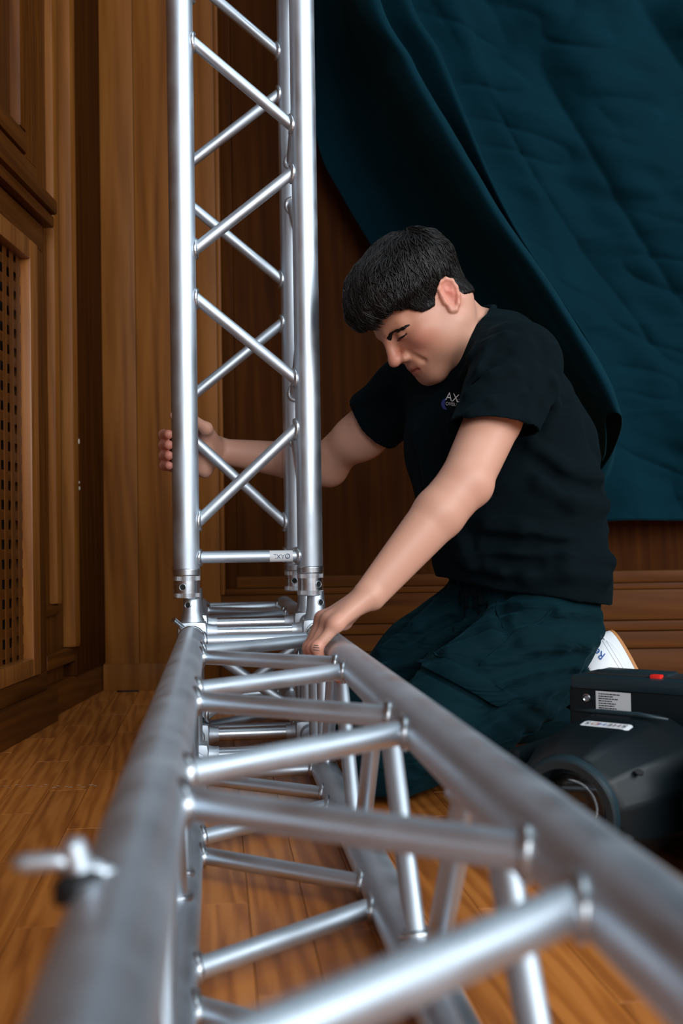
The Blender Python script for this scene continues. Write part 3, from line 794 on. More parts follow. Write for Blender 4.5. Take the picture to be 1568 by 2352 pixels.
def run(prims, lo, hi, h):
    C_ = Field(lo, hi, h*4)
    for p in prims: C_.apply(p)
    F_ = Field(lo, hi, h).band(C_)
    for p in prims: F_.apply(p)
    return F_
def bounds(pts, pad): pts = np.array(pts); return pts.min(0)-pad, pts.max(0)+pad
allp = head + neck + torso_in + larm + rarm + lhand + rhand
pieces = []
lo, hi = bounds([hd(0, 0, 0)], .165); lo[2] -= .03; lo[1] -= .0; hi[0] += .03
HEADF = run(head+neck, lo, hi, .0016); pieces.append(HEADF.mesh())
lo, hi = bounds([LSH, LEL, LWR, chordp(yb, 180, .07), chordp(yb, 270, .07), chordp(yb-.06, 90, .06), chordp(yb+.13, 90, .06)], .055)
LARMF = run(larm+lhand, lo, hi, .002); pieces.append(LARMF.mesh())
lo, hi = bounds([RSH, REL, RWR, towp(180, .05, zh), towp(90, .06, zh+.05)], .065)
RARMF = run(rarm+rhand, lo, hi, .002); pieces.append(RARMF.mesh())
lo, hi = bounds([at(1110, 800, 2.24), at(1220, 1450, 2.2), LSH, RSH], .20)
pieces.append(run(torso_in+neck[2:], lo, hi, .008).mesh())
vv, ff, off = [], [], 0
for v, f in pieces: vv.append(relax(v, f, 1, .4)); ff.append(f+off); off += len(v)
BV, BF = np.concatenate(vv), np.concatenate(ff)

# skin colour: redder ears, cheeks, lips, nose and fingertips; face shade and wood bounce painted in
def skin_material():
    m, nt, b = new_mat('skin'); L = nt.links
    at_ = N(nt, 'ShaderNodeAttribute', attribute_name='tint'); L.new(at_.outputs['Color'], b.inputs['Base Color'])
    b.inputs['Roughness'].default_value = .47; b.inputs['Specular IOR Level'].default_value = .42
    b.inputs['Subsurface Weight'].default_value = .12; b.inputs['Subsurface Radius'].default_value = (.010, .004, .002); b.inputs['Subsurface Scale'].default_value = .5
    tc = N(nt, 'ShaderNodeTexCoord'); n = N(nt, 'ShaderNodeTexNoise'); n.inputs['Scale'].default_value = 420; n.inputs['Detail'].default_value = 3; L.new(tc.outputs['Object'], n.inputs['Vector'])
    bp = N(nt, 'ShaderNodeBump'); bp.inputs['Strength'].default_value = .10; bp.inputs['Distance'].default_value = .001; L.new(n.outputs['Fac'], bp.inputs['Height']); L.new(bp.outputs[0], b.inputs['Normal'])
    return m
SKIN = skin_material()
PBASE = V((at(1150, 1700, 2.1)[0], at(1150, 1700, 2.1)[1], 0))
me = fast_mesh('person', BV-PBASE, BF)
tint = np.tile(V((.58, .305, .215)), (len(BV), 1))
hl = ((BV-HC) @ HR)/HS
def blob(c, r): return np.exp(-(((hl-V(c))/V(r))**2).sum(1))
def mixc(m, c):
    global tint
    m = np.clip(m, 0, 1)[:, None]; tint = tint*(1-m) + V(c)*m
near = np.linalg.norm(hl, axis=1) < .17
mixc(near*.55*(np.clip((hl[:, 1]-.0)/.05, 0, 1)), (.44, .175, .095))  # shade and warm wood bounce painted into the front of the face
for s in (-1, 1): mixc(near*.75*blob((s*.05, .07, -.022), (.024, .03, .022)), (.56, .20, .14))
mixc(near*.75*blob((0, .115, -.022), (.018, .02, .02)), (.60, .22, .16))
mixc(near*1.0*np.exp(-((np.abs(hl[:, 0])/.024)**4)-((hl[:, 2]+.0625)/.0090)**4)*(hl[:, 1] > .070), (.40, .075, .055))
for s in (-1, 1): mixc(near*.9*blob((s*.082, -.020, .004), (.012, .020, .032)), (.62, .19, .13))
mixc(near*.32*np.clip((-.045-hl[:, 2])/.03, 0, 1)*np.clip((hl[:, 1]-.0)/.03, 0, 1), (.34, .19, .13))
for fl in (FING,):
    for (mcp, pip, dip, tip, rr) in fl:
        for q, w in ((tip, .9), (dip, .65), (pip, .45), (mcp, .35)): mixc(w*np.exp(-(np.linalg.norm(BV-q, axis=1)/.016)**2), (.62, .19, .13))
for (dip, tip, rr) in RF:
    for q, w in ((tip, .9), (dip, .8)): mixc(w*np.exp(-(np.linalg.norm(BV-q, axis=1)/.018)**2), (.62, .22, .16))
mixc(.5*np.exp(-(np.linalg.norm(BV-LEL, axis=1)/.035)**2), (.58, .25, .18))
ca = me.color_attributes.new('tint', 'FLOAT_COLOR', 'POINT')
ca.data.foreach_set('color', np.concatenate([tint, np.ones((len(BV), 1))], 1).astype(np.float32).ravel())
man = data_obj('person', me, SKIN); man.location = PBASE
tag(man, 'man in black T-shirt and cargo trousers kneeling with hands on both trusses', 'person')
# ------------------------------------------------------------------ T-shirt
SHIRT = fabric('black_jersey', (.0016, .0042, .0056), (.0024, .0062, .0084), .9, 900, .15, .02, wr=.4, wscale=(6, 6, 14), wrot=(0, .35, 0))
def ridge(F_, pts, r, k=.02, op='add', sink=.0):
    """soft fold lying on the surface along pixel points"""
    P = [F_.hit(*p) for p in pts]; P = [p for p in P if p is not None]
    for a, b in zip(P[:-1], P[1:]):
        if np.linalg.norm(a-b) > .12 or np.linalg.norm(a-b) < 1e-4: continue
        na = _fw*sink; F_.apply(cone(a+na, b+na, r, r, k, op))
def folds(F_, n1, n2, n3, w, amp, mask=None):
    n1, n2, n3 = unit(n1), unit(n2), unit(n3); x, y, z = F_.bp
    dt = lambda n_: x*n_[0]+y*n_[1]+z*n_[2]
    b_, c_ = dt(n2), dt(n3); ph = w*dt(n1)+2.4*np.sin(21*b_+1.0)+1.6*np.sin(33*c_+2*np.sin(14*b_))
    m_ = np.clip(.45+.75*np.sin(13*b_+1.4*np.sin(17*c_)+.3*w*dt(n1)*.12), 0, 1)
    d_ = amp*m_*(.62-np.abs(np.sin(ph/2)))
    if mask is not None: d_ = d_*mask(x, y, z)
    F_.a[tuple(F_.bi.T)] += d_.astype(np.float32)
T0, T1, T2, T3 = at(1085, 860, 2.26), at(1122, 1000, 2.24), at(1168, 1160, 2.215), at(1200, 1330, 2.21)
T4 = at(1208, 1405, 2.20)
sh_out = [flat_cone(T0, T1, .185, .115, .205, .140, g_l, .0), flat_cone(T1, T2, .205, .140, .190, .158, g_l, .04), flat_cone(T2, T3, .190, .158, .188, .140, g_l, .04), flat_cone(T3, T4, .188, .140, .186, .136, g_l, .03, cap=True),
          cone(NECK+V((0, 0, -.020)), LSH+V((-.006, .012, -.004)), .074, .070, .04), cone(NECK+V((0, 0, -.020)), RSH+V((0, 0, .0)), .074, .066, .04),
          cone(at(1190, 830, 2.30), at(1268, 1020, 2.28), .07, .078, .05), cone(at(1268, 1020, 2.28), at(1296, 1200, 2.25), .078, .078, .05)]
# sleeves: near one wide and hanging, far one tighter
ls_end = LSH + (LEL-LSH)*.56; rs_end = RSH + (REL-RSH)*.42
ls_in = unit(LEL-LSH); rs_in = unit(REL-RSH)
LS_C = ls_end + V((.008, .0, .0))
def tunnel(c, d, w, t, L, side, op, k, endn=None):
    """oval tube from c along d with flat ends"""
    c, d = V(c), unit(d); sd = V(side); sd = unit(sd-d*(sd @ d)); n2 = np.cross(d, sd)
    def fn(x, y, z):
        X, Y, Z = x-c[0], y-c[1], z-c[2]; h = X*d[0]+Y*d[1]+Z*d[2]; u = (X*sd[0]+Y*sd[1]+Z*sd[2])/w; v_ = (X*n2[0]+Y*n2[1]+Z*n2[2])/t
        e_ = h-L if endn is None else (X-d[0]*L)*endn[0]+(Y-d[1]*L)*endn[1]+(Z-d[2]*L)*endn[2]
        return np.maximum((np.sqrt(u*u+v_*v_)-1)*min(w, t), np.maximum(-h, e_))
    m_ = max(w, t); return (fn, np.minimum(c, c+d*L)-m_-.03, np.maximum(c, c+d*L)+m_+.03, k, op)
lsd = unit(LS_C-LSH); lsl = np.linalg.norm(LS_C-LSH); l_sd = unit(np.cross(lsd, (0, 1, 0)))
rsl = np.linalg.norm(rs_end-RSH); LEN = unit((-.10, -.10, -.98))
sh_out += [cone(LSH+V((.002, 0, -.004)), LSH+lsd*lsl*.5, .072, .070, .035), tunnel(LSH+lsd*.02, lsd, .074, .069, lsl-.02, l_sd, 'add', .022, LEN),
           cone(RSH, RSH+rs_in*rsl*.4, .070, .070, .03), tunnel(RSH+rs_in*.01, rs_in, .073, .070, rsl, (0, 0, 1), 'add', .02)]
lo, hi = bounds([T0, T3, T4, LSH, RSH, ls_end, rs_end], .235); lo[2] = max(lo[2], T4[2]-.02)
SF = run(sh_out, lo, hi, .0028)
hem_n = unit((-.17, .0, -.985))
HEM = at(1197, 1356, 2.2)
SF.apply(half(HEM, hem_n, lo, hi))
# cloth folds
for pts, r, k in ([[(1122, 1215), (1200, 1222), (1290, 1240), (1392, 1246)], .010, .03], [[(1110, 1262), (1180, 1275), (1300, 1270), (1400, 1290)], .009, .03],
                  [[(1130, 1300), (1210, 1318), (1300, 1312), (1390, 1332)], .008, .03], [[(1240, 1110), (1310, 1150), (1385, 1165)], .010, .03],
                  [[(1225, 1020), (1290, 1075), (1375, 1098)], .009, .03], [[(1040, 1240), (1090, 1290), (1150, 1310)], .008, .03],
                  [[(1010, 1180), (1060, 1240), (1080, 1300)], .007, .03], [[(960, 1000), (985, 1080), (1000, 1160)], .008, .03],
                  [[(1080, 950), (1130, 925), (1200, 905)], .006, .02], [[(1075, 905), (1130, 865), (1180, 850)], .006, .02], [[(1100, 850), (1120, 800), (1160, 770)], .006, .02],
                  [[(1060, 870), (1085, 820), (1110, 770)], .006, .02], [[(1210, 960), (1230, 900), (1240, 850)], .006, .02], [[(1255, 1000), (1270, 930), (1265, 870)], .006, .025]):
    ridge(SF, pts, r*1.15, k*.75)
for pts, r, k in ([[(1120, 1238), (1220, 1248), (1330, 1256), (1400, 1262)], .006, .02], [[(1130, 1285), (1230, 1296), (1390, 1308)], .006, .02], [[(1235, 1065), (1300, 1112), (1380, 1128)], .006, .02],
                  [[(1080, 880), (1120, 835), (1160, 808)], .004, .016], [[(1245, 900), (1250, 800), (1235, 770)], .005, .016], [[(1010, 960), (1015, 1050), (1040, 1150)], .006, .02]):
    ridge(SF, pts, r, k, 'cut', -.004)
folds(SF, (-.35, .2, .93), (.9, .1, .3), (.2, .9, .3), 95, -.0062, lambda x, y, z: np.clip((.66-z)/.12, 0, 1))
folds(SF, (.55, .1, .83), (.8, .2, -.5), (.2, .9, .3), 80, -.0030, lambda x, y, z: np.clip((z-.60)/.10, 0, 1))
# hollow it: neck, arms, waist
for p in (tunnel(LSH+lsd*(lsl-.055), lsd, .0690, .0640, .15, l_sd, 'cut', .003), tunnel(RSH+rs_in*(rsl-.015), rs_in, .067, .064, .08, (0, 0, 1), 'cut', .003),
          flat_cone(NECK+(hd(0, -.02, -.03)-NECK)*.12, hd(0, -.02, -.03), .070, .068, .070, .068, g_l, .004, 'cut')): SF.apply(p)
# rib collar
cn = unit(hd(0, -.022, -.03)-NECK); cc_ = NECK+cn*.038; c1 = unit(g_l-cn*(g_l @ cn)); c2 = np.cross(cn, c1)
COLP = []
for i in range(40):
    t = 2*math.pi*i/40; d_ = c1*math.cos(t)+c2*math.sin(t); ts = np.linspace(-.03, .06, 60); Q = cc_ + d_*.0705 + cn*ts[:, None]; val = SF.sample(Q)
    j = np.nonzero(val < 0)[0]; h_ = ts[j.max()] if len(j) else 0.0
    COLP.append((cc_, d_, h_))
hs = np.array([c[2] for c in COLP])
for _ in range(6): hs = (np.roll(hs, 1)+hs*2+np.roll(hs, -1))/4
COLP = [cc_+d_*.0715+cn*h_ for (cc_, d_, _), h_ in zip(COLP, hs)]
v, f = SF.mesh(); v = relax(v, f, 2, .5)
me = fast_mesh('t_shirt', v, f)
shirt = data_obj('t_shirt', me, SHIRT, man, world=True)
tag(shirt, 'black short-sleeved T-shirt with a small white chest logo')
mb = MB(); sweep(mb, COLP, .0062, 10, True); fixn(mb.build('collar', SHIRT, shirt, smooth=True, world=True))
# chest logo print, laid on the cloth
def print_on(F_, me, mapfn, mat, name, parent, off=.0016, **k):
    for q in me.vertices:
        px, py = mapfn(q.co.x, q.co.y); P = F_.hit(px, py)
        if P is None: P = at(px, py, 2.1)
        n = F_.normal(P); q.co = Vector(P+n*off)
    me.materials.clear(); return data_obj(name, me, mat, parent, world=True)
LOGO_W = plain('logo_white', (.75, .78, .80), .6); LOGO_B = plain('logo_blue', (.02, .035, .22), .6)
def lm(cx, cy, sx, sy, kx=0., ky=0.): return lambda x, y: (cx+x*sx+y*kx, cy-y*sy+x*ky)
print_on(SF, text_mesh('AX'), lm(1040, 914, 22, 27, 4, 5), LOGO_W, 'logo_letters', shirt)
print_on(SF, text_mesh('OVISU'), lm(1037, 929, 9, 11, 0, 1), LOGO_W, 'logo_letters', shirt)
print_on(SF, text_mesh('TC'), lm(1052, 921, 7, 9, 0, 1), LOGO_W, 'logo_letters', shirt)
vs_, fs_ = [], []
for i in range(9):
    t = i/8; a = 2.0+t*2.4; x, y = 1031+13*math.cos(a), 928-13*math.sin(a)
    for w in (-1, 1):
        ww = 4.2*math.sin(math.pi*(.08+.84*t)); P = SF.hit(x+w*ww*math.cos(a), y-w*ww*math.sin(a)); vs_.append(P+SF.normal(P)*.0012)
for i in range(8): fs_.append((2*i, 2*i+1, 2*i+3, 2*i+2))
mesh_obj('logo_swoosh', vs_, fs_, LOGO_B, shirt, world=True)

INKT = plain('tattoo_ink', (.05, .045, .045), .6)
for k_, (ax_, ay_, bx_, by_) in enumerate(((719, 1487, 733, 1488), (719, 1492, 733, 1494), (721, 1482, 731, 1483))):
    P_ = [LARMF.hit(ax_+(bx_-ax_)*t_, ay_+(by_-ay_)*t_) for t_ in (0, .33, .66, 1)]
    P_ = [p_ for p_ in P_ if p_ is not None]
    if len(P_) > 2: mb = MB(); sweep(mb, P_, .0008, 5); mb.build('tattoo', INKT, man, world=True)
# ------------------------------------------------------------------ trousers
TROU = fabric('dark_work_cotton', (.0012, .0100, .0138), (.0020, .0155, .0212), .82, 700, .2, .06, wr=.9, wscale=(5, 8, 22), wrot=(0, .55, 0))
LH, LK, LA = at(1232, 1470, 2.09), at(905, 1742, 1.93), at(1274, 1568, 2.085)
RH, RK, RA = at(1110, 1420, 2.33), at(850, 1645, 2.23), at(1300, 1640, 2.42)
PEL = at(1208, 1440, 2.21)
tr = [flat_cone(at(1208, 1350, 2.21), PEL, .172, .122, .168, .118, g_l, .0), ell(at(1268, 1425, 2.2), (.056, .09, .066), None, .03), ell(at(1244, 1460, 2.10), (.055, .070, .066), None, .03),
      cone(LH, LH*.5+LK*.5, .098, .090, .04), cone(LH*.5+LK*.5, LK, .090, .072, .03), cone(LK, LK*.55+LA*.45, .066, .074, .015), cone(LK*.55+LA*.45, LA, .074, .048, .02), ell(LK, (.072, .072, .066), None, .02),
      cone(RH, RH*.5+RK*.5, .100, .102, .03), cone(RH*.5+RK*.5, RK, .102, .082, .03), cone(RK, RA, .068, .060, .02)]
lo, hi = bounds([PEL, LH, LK, LA, RH, RK, RA, at(1208, 1350, 2.21)], .17); lo[2] = .002
TF = run(tr, lo, hi, .0028)
TF.apply(half((0, 0, .012), (0, 0, -1), lo, hi, k=.01))
for pts, r, k in ([[(885, 1545), (985, 1480), (1080, 1430), (1190, 1400)], .010, .03], [[(930, 1560), (1030, 1500), (1130, 1470), (1260, 1452), (1370, 1440)], .010, .03],
                  [[(1120, 1530), (1230, 1500), (1340, 1490)], .010, .03], [[(1140, 1570), (1230, 1545), (1320, 1530)], .011, .03], [[(1190, 1600), (1250, 1580), (1300, 1570)], .010, .03],
                  [[(960, 1440), (1040, 1400), (1120, 1370)], .009, .03], [[(880, 1500), (960, 1440), (1010, 1380)], .010, .03], [[(1190, 1400), (1280, 1410), (1370, 1415)], .008, .03],
                  [[(1200, 1440), (1290, 1455), (1375, 1450)], .008, .03], [[(1205, 1480), (1290, 1480), (1365, 1475)], .007, .03],
                  [[(1130, 1650), (1180, 1690), (1200, 1730)], .009, .03], [[(1180, 1630), (1225, 1665), (1250, 1700)], .009, .03], [[(1225, 1610), (1265, 1640), (1285, 1680)], .008, .03],
                  [[(920, 1700), (960, 1740), (1010, 1760)], .008, .03], [[(1000, 1640), (1100, 1680), (1160, 1720)], .008, .03], [[(850, 1600), (900, 1640), (940, 1680)], .008, .03]):
    ridge(TF, pts, r*1.25, .020)
for pts, r, k in ([[(900, 1560), (1000, 1500), (1090, 1450), (1200, 1425)], .006, .02], [[(1125, 1550), (1230, 1522), (1335, 1508)], .007, .02], [[(1165, 1590), (1240, 1565), (1315, 1550)], .007, .02], [[(950, 1470), (1030, 1425), (1110, 1395)], .005, .02],
                  [[(1195, 1425), (1290, 1432), (1372, 1432)], .005, .02], 
                  [[(1195, 1610), (1120, 1640), (1040, 1690), (980, 1750)], .007, .02], [[(1205, 1345), (1150, 1368), (1143, 1400), (1160, 1448)], .006, .02], [[(1150, 1400), (1200, 1395), (1260, 1405)], .006, .02]):
    ridge(TF, pts, r*1.3, .014, 'cut', -.003)
folds(TF, (-.46, .12, .88), (.85, .2, .5), (.1, .95, .2), 120, -.0085)
v, f = TF.mesh(); v = relax(v, f, 1, .5)
trou = data_obj('trousers', fast_mesh('trousers', v, f), TROU, man, world=True)
tag(trou, 'dark cargo trousers with a flapped thigh pocket')
def patch(F_, poly, n, m, off, thick, name, mat, parent, bulge=.0):
    """cloth panel laid on a surface: four pixel corners (tl, tr, br, bl), thickened outwards"""
    tl, tr_, br, bl = [V(p) for p in poly]; top = []; bot = []
    for i in range(n+1):
        for j in range(m+1):
            u, w = j/m, i/n; p = (tl*(1-u)+tr_*u)*(1-w)+(bl*(1-u)+br*u)*w; P = F_.hit(*p)
            if P is None: P = at(p[0], p[1], 2.1)
            top.append(P)
    top = np.array(top); G = top.reshape(n+1, m+1, 3)
    for _ in range(4):
        H_ = G.copy(); H_[1:-1, 1:-1] = (G[:-2, 1:-1]+G[2:, 1:-1]+G[1:-1, :-2]+G[1:-1, 2:])/4; G = G*.5+H_*.5
    top = G.reshape(-1, 3); nn = F_.normal(top, .012)
    ii, jj = np.meshgrid(np.arange(n+1)/n, np.arange(m+1)/m, indexing='ij'); bl_ = (np.sin(math.pi*ii)*np.sin(math.pi*jj)).ravel()[:, None]**.5*bulge
    up = top+nn*(off+thick+bl_); dn = top+nn*(-.006); vs_ = list(up)+list(dn); fs_ = []; K = (n+1)*(m+1); id_ = lambda i, j: i*(m+1)+j
    for i in range(n):
        for j in range(m):
            q = (id_(i, j), id_(i, j+1), id_(i+1, j+1), id_(i+1, j)); fs_.append(q); fs_.append(tuple(K+a for a in q[::-1]))
    ring = [id_(0, j) for j in range(m+1)]+[id_(i, m) for i in range(1, n+1)]+[id_(n, j) for j in range(m-1, -1, -1)]+[id_(i, 0) for i in range(n-1, 0, -1)]
    for a, b in zip(ring, ring[1:]+ring[:1]): fs_.append((a, K+a, K+b, b))
    return fixn(mesh_obj(name, vs_, fs_, mat, parent, world=True, angle=50))
flap = patch(TF, [(985, 1497), (1188, 1600), (1140, 1622), (965, 1532)], 8, 16, .004, .006, 'pocket_flap', TROU, trou, .005)
patch(TF, [(965, 1545), (1120, 1625), (1085, 1690), (930, 1600)], 8, 14, .002, .004, 'cargo_pocket', TROU, trou, .006)
def seam(F_, pts, r, name, mat, parent, off=.0):
    P = []
    for a, b in zip(pts[:-1], pts[1:]):
        for i in range(6):
            t = i/6; q = F_.hit(a[0]+(b[0]-a[0])*t, a[1]+(b[1]-a[1])*t)
            if q is not None and (not P or np.linalg.norm(q-P[-1]) < .08): P.append(q - _fw*off)
    if len(P) < 3: return
    P = np.array(P); Q = P.copy()
    for _ in range(2): Q[1:-1] = (Q[:-2]+Q[1:-1]*2+Q[2:])/4
    mb = MB(); sweep(mb, Q, r, 8); return mb.build(name, mat, parent, smooth=True, world=True)
seam(TF, [(1100, 1528), (1150, 1485), (1180, 1455), (1240, 1430), (1290, 1378)], .0019, 'side_seam', TROU, trou)
seam(TF, [(1210, 1340), (1180, 1358), (1145, 1370), (1138, 1400), (1160, 1450)], .0019, 'pocket_edge', TROU, trou)
seam(TF, [(1140, 1710), (1200, 1690), (1260, 1672)], .0019, 'side_seam', TROU, trou)
# rolled cuff at the ankle
ca_ = unit(LA-LK); mb = MB(); e1, e2, _ = frame(ca_); pts = []
for i in range(28):
    t = 2*math.pi*i/28; pts.append(LA + ca_*.030 + (e1*math.cos(t)+e2*math.sin(t))*(.050+.005*math.sin(3*t)+.003*math.sin(7*t)) + ca_*.008*math.sin(2*t+1))
sweep(mb, pts, .007, 10, True); fixn(mb.build('trouser_cuff', TROU, trou, smooth=True, world=True))

# ------------------------------------------------------------------ shoe and sock of the near foot: heel up, sole facing away
SHOE = plain('white_leather', (.70, .72, .74), .45); SOLE = plain('white_rubber', (.66, .68, .70), .65); GUM = plain('gum_rubber', (.42, .17, .045), .6)
n_, nt, b_ = SHOE, SHOE.node_tree, SHOE.node_tree.nodes['Principled BSDF']
SOCK = fabric('grey_marl_sock', (.06, .09, .11), (.22, .26, .28), .9, 300, .5, .1)
heel_top = at(1404, 1464, 2.13); toe = at(1530, 1750, 2.06)
ax_s = unit(toe-heel_top)                         # heel to toe
sole_n = V((.86, .30, .12)); sole_n = unit(sole_n - ax_s*(sole_n @ ax_s))     # sole faces this way
lat = np.cross(sole_n, ax_s)
if lat[1] > 0: lat = -lat                          # outer side towards the camera
def sh(u, w, t): return heel_top + ax_s*u + lat*w - sole_n*t     # u heel to toe, w across, t height above sole
RS = np.stack([ax_s, lat, -sole_n], 1)
up = [ell(sh(.055, 0, .040), (.060, .038, .046), RS, .0), ell(sh(.12, 0, .036), (.085, .040, .040), RS, .03), ell(sh(.21, .0, .028), (.070, .042, .028), RS, .03), cone(sh(.045, 0, .05), sh(.070, 0, .092), .036, .034, .03)]
cut = [cone(sh(.055, 0, .085), sh(.075, 0, .13), .030, .034, .006, 'cut'), half(sh(0, 0, .018), sole_n, sh(.12, 0, 0)-.2, sh(.12, 0, 0)+.2, k=.004)]
lo, hi = bounds([sh(-.02, -.06, -.01), sh(.30, .06, .12), sh(-.02, .06, .12), sh(.3, -.06, -.01), sh(.3, .06, -.01), sh(-.02, -.06, .12)], .02)
ShF = run(up+cut, lo, hi, .0024); v, f = ShF.mesh(); v = relax(v, f, 1, .4)
shoe = data_obj('shoe', fast_mesh('shoe', v, f), SHOE, man, world=True); tag(shoe, 'white leather trainer, heel raised')
def sole_outline(grow=0.):
    pts = []
    for i in range(40):
        t = 2*math.pi*i/40; u = .138-.152*math.cos(t); w = (.036+.010*max(0, (u-.08)/.2))*math.sin(t)
        w = math.copysign(abs(w)**.8*(.040**.2), w); pts.append((u*(1) , w*(1+grow)))
    return pts
def sole_slab(name, t0, t1, grow, mat):
    o = sole_outline(grow); n = len(o); vs_ = [sh(u, w, t0) for u, w in o]+[sh(u, w, t1) for u, w in o]
    fs_ = [(i, (i+1) % n, n+(i+1) % n, n+i) for i in range(n)]+[tuple(range(n-1, -1, -1)), tuple(range(n, 2*n))]
    return fixn(mesh_obj(name, vs_, fs_, mat, shoe, world=True, angle=50))
sole_slab('midsole', .003, .027, .05, SOLE); sole_slab('outsole', -.003, .003, .07, GUM)
for t, u0 in ((.034, .0), (.040, .0)):
    P = []
    for i in range(14):
        a = i/13; p_ = (1392+a*38+ (0 if t < .036 else -9), 1472+a*62); q = ShF.hit(*p_)
        if q is not None: P.append(q)
    if len(P) > 3:
        mb = MB(); sweep(mb, P, .0007, 6); mb.build('stitching', plain('thread', (.5, .52, .55), .8), shoe, smooth=True, world=True)
print_on(ShF, text_mesh('Ree'), lambda x, y: (1372-x*19-y*15, 1499-x*14+y*20), plain('shoe_blue', (.01, .09, .32), .5), 'shoe_lettering', shoe)
mb = MB(); sweep(mb, [LA+ca_*.012, LA*.55+sh(.06, 0, .085)*.45, sh(.058, 0, .062)], [.043, .038, .032], 20); mb.build('sock', SOCK, man, smooth=True, world=True)

# ------------------------------------------------------------------ hair, eyebrow, lashes
m, nt, b = new_mat('dark_brown_hair'); b.inputs['Base Color'].default_value = (.0050, .0038, .0032, 1); b.inputs['Roughness'].default_value = .42; b.inputs['Specular IOR Level'].default_value = .28
HAIR = m
def hairline(x, y):
    th = np.arctan2(np.abs(x)/.075, (y+.005)/.098)       # 0 forehead, pi back
    return np.interp(th, [0, .5, .75, .95, 1.12, 1.36, 1.50, 1.68, 1.82, 2.0, 2.3, 2.6, 3.15], [.064, .062, .062, .044, .014, .006, .020, .022, -.006, -.022, -.032, -.036, -.036])
def hair_fn(x, y, z):
    X, Y, Z = (x-HC[0])/HS, (y-HC[1])/HS, (z-HC[2])/HS
    q = [X*HR[0, i]+Y*HR[1, i]+Z*HR[2, i] for i in range(3)]
    a = q[0]; bq = q[1]+.006; c = q[2]-.045
    thick = .004 + .018*np.clip((q[2]-.02)/.08, 0, 1) + .012*np.clip((bq-.02)/.06, 0, 1)*np.clip((q[2]-.03)/.03, 0, 1)
    r = np.stack(np.broadcast_arrays(a/(.074), bq/(.098), c/(.083)), 0); k0 = np.sqrt((r**2).sum(0)); d = (k0-1)*.082 - thick
    d2 = np.sqrt((q[0]/.066)**2+((q[1]-.030)/.066)**2+((q[2]-.030)/.062)**2); d = np.minimum(d, (d2-1)*.064 - thick*.9)
    sh_ = np.broadcast(q[0], q[1], q[2]).shape; PP = np.stack([np.broadcast_to(t_, sh_) for t_ in (x, y, z)], -1)
    d3 = HEADF.sample(PP)/HS - .0045 + .03*np.exp(-((np.abs(q[0])-.086)/.014)**2-((q[1]+.020)/.024)**2-((q[2]-.002)/.040)**2); d = np.minimum(d, np.where(q[1] < .055, d3, 1.0)); ln = hairline(q[0], q[1]); cutp = (ln - q[2])*.7
    lumps = .0016*np.sin(90*q[0]+14*q[1]+3*np.sin(40*q[2]))+.0010*np.sin(190*q[0]-30*q[2]+3*np.sin(30*q[1]))
    return (np.maximum(d, cutp) + lumps*np.clip((q[2]-.02)/.05, 0, 1))*HS
lo, hi = bounds([hd(0, 0, .03)], .155)
HFd = Field(lo, hi, .002); HFd.apply((hair_fn, lo, hi, 0, 'add')); v, f = HFd.mesh(); v = relax(v, f, 1, .4)
hair = data_obj('hair', fast_mesh('hair', v, f), HAIR, man, world=True); tag(hair, 'short dark brown hair combed forward')
# locks, all grown together
hv = ((v-HC) @ HR)/HS; ok = hv[:, 2] > hairline(hv[:, 0], hv[:, 1])+.004
cand = v[ok]; NL = 10500; P = cand[RNG.choice(len(cand), NL)] + RNG.normal(0, .001, (NL, 3)); MS = 8
l = ((P-HC) @ HR)/HS
sidew = np.clip((np.abs(l[:, 0])-.030)/.040, 0, 1)[:, None]; backw = np.clip((-l[:, 1]-.055)/.03, 0, 1)[:, None]
topd = np.stack([l[:, 0]*7+.18, np.full(NL, 1.0), np.zeros(NL)], 1); sided = np.stack([np.sign(l[:, 0])*.1, np.full(NL, .45), np.full(NL, -1.0)], 1); backd = np.stack([l[:, 0]*2, np.full(NL, -.25), np.full(NL, -1.0)], 1)
clump = np.stack([np.sin(70*l[:, 1]+50*l[:, 2]+9*l[:, 0]*10), np.sin(60*l[:, 0]+30*l[:, 2]), np.sin(55*l[:, 0]-45*l[:, 1])], 1)*.20
dl = (topd*(1-sidew)+sided*sidew)*(1-backw)+backd*backw + clump + RNG.normal(0, .06, (NL, 3))
D = dl @ HR.T; D /= np.linalg.norm(D, axis=1, keepdims=True)
top = np.clip((l[:, 2]-.02)/.07, 0, 1)*(1-.5*backw[:, 0])
Ln = (.016+.042*top)*RNG.uniform(.7, 1.3, NL); wd = (.00038+.00042*top)*RNG.uniform(.6, 1.5, NL); curl = RNG.normal(0, .10, NL)
lift = (.0015+.0050*top)*RNG.uniform(.3, 1.2, NL)
pts = np.zeros((MS, NL, 3)); E1 = np.zeros((MS, NL, 3)); E2 = np.zeros((MS, NL, 3)); p = P.copy()
for i in range(MS):
    nn = HFd.normal(p, .006); sd = HFd.sample(p)
    t = i/(MS-1); tgt = -.001 + lift*math.sin(math.pi*min(1, .12+.80*t))
    p = p - nn*np.clip(sd-tgt, -.01, .01)[:, None]*(1.0 if i < 2 else .55)
    D = D - nn*(D*nn).sum(1, keepdims=True); D /= np.linalg.norm(D, axis=1, keepdims=True)
    pts[i] = p; E2[i] = nn; E1[i] = np.cross(nn, D)
    D = D + E1[i]*curl[:, None] + (HR @ V((0, .1, -1)))*.05; p = p + D*(Ln/MS)[:, None]
prof = np.array([.6, .9, 1, 1, .95, .8, .55, .12])
VV = np.zeros((NL, MS, 4, 3))
for k in range(4):
    a_ = math.pi/2*k; VV[:, :, k] = np.swapaxes(pts + (E1*math.cos(a_)*1.5+E2*math.sin(a_)*.8)*(prof[:, None]*wd[None])[..., None], 0, 1)
FI = []
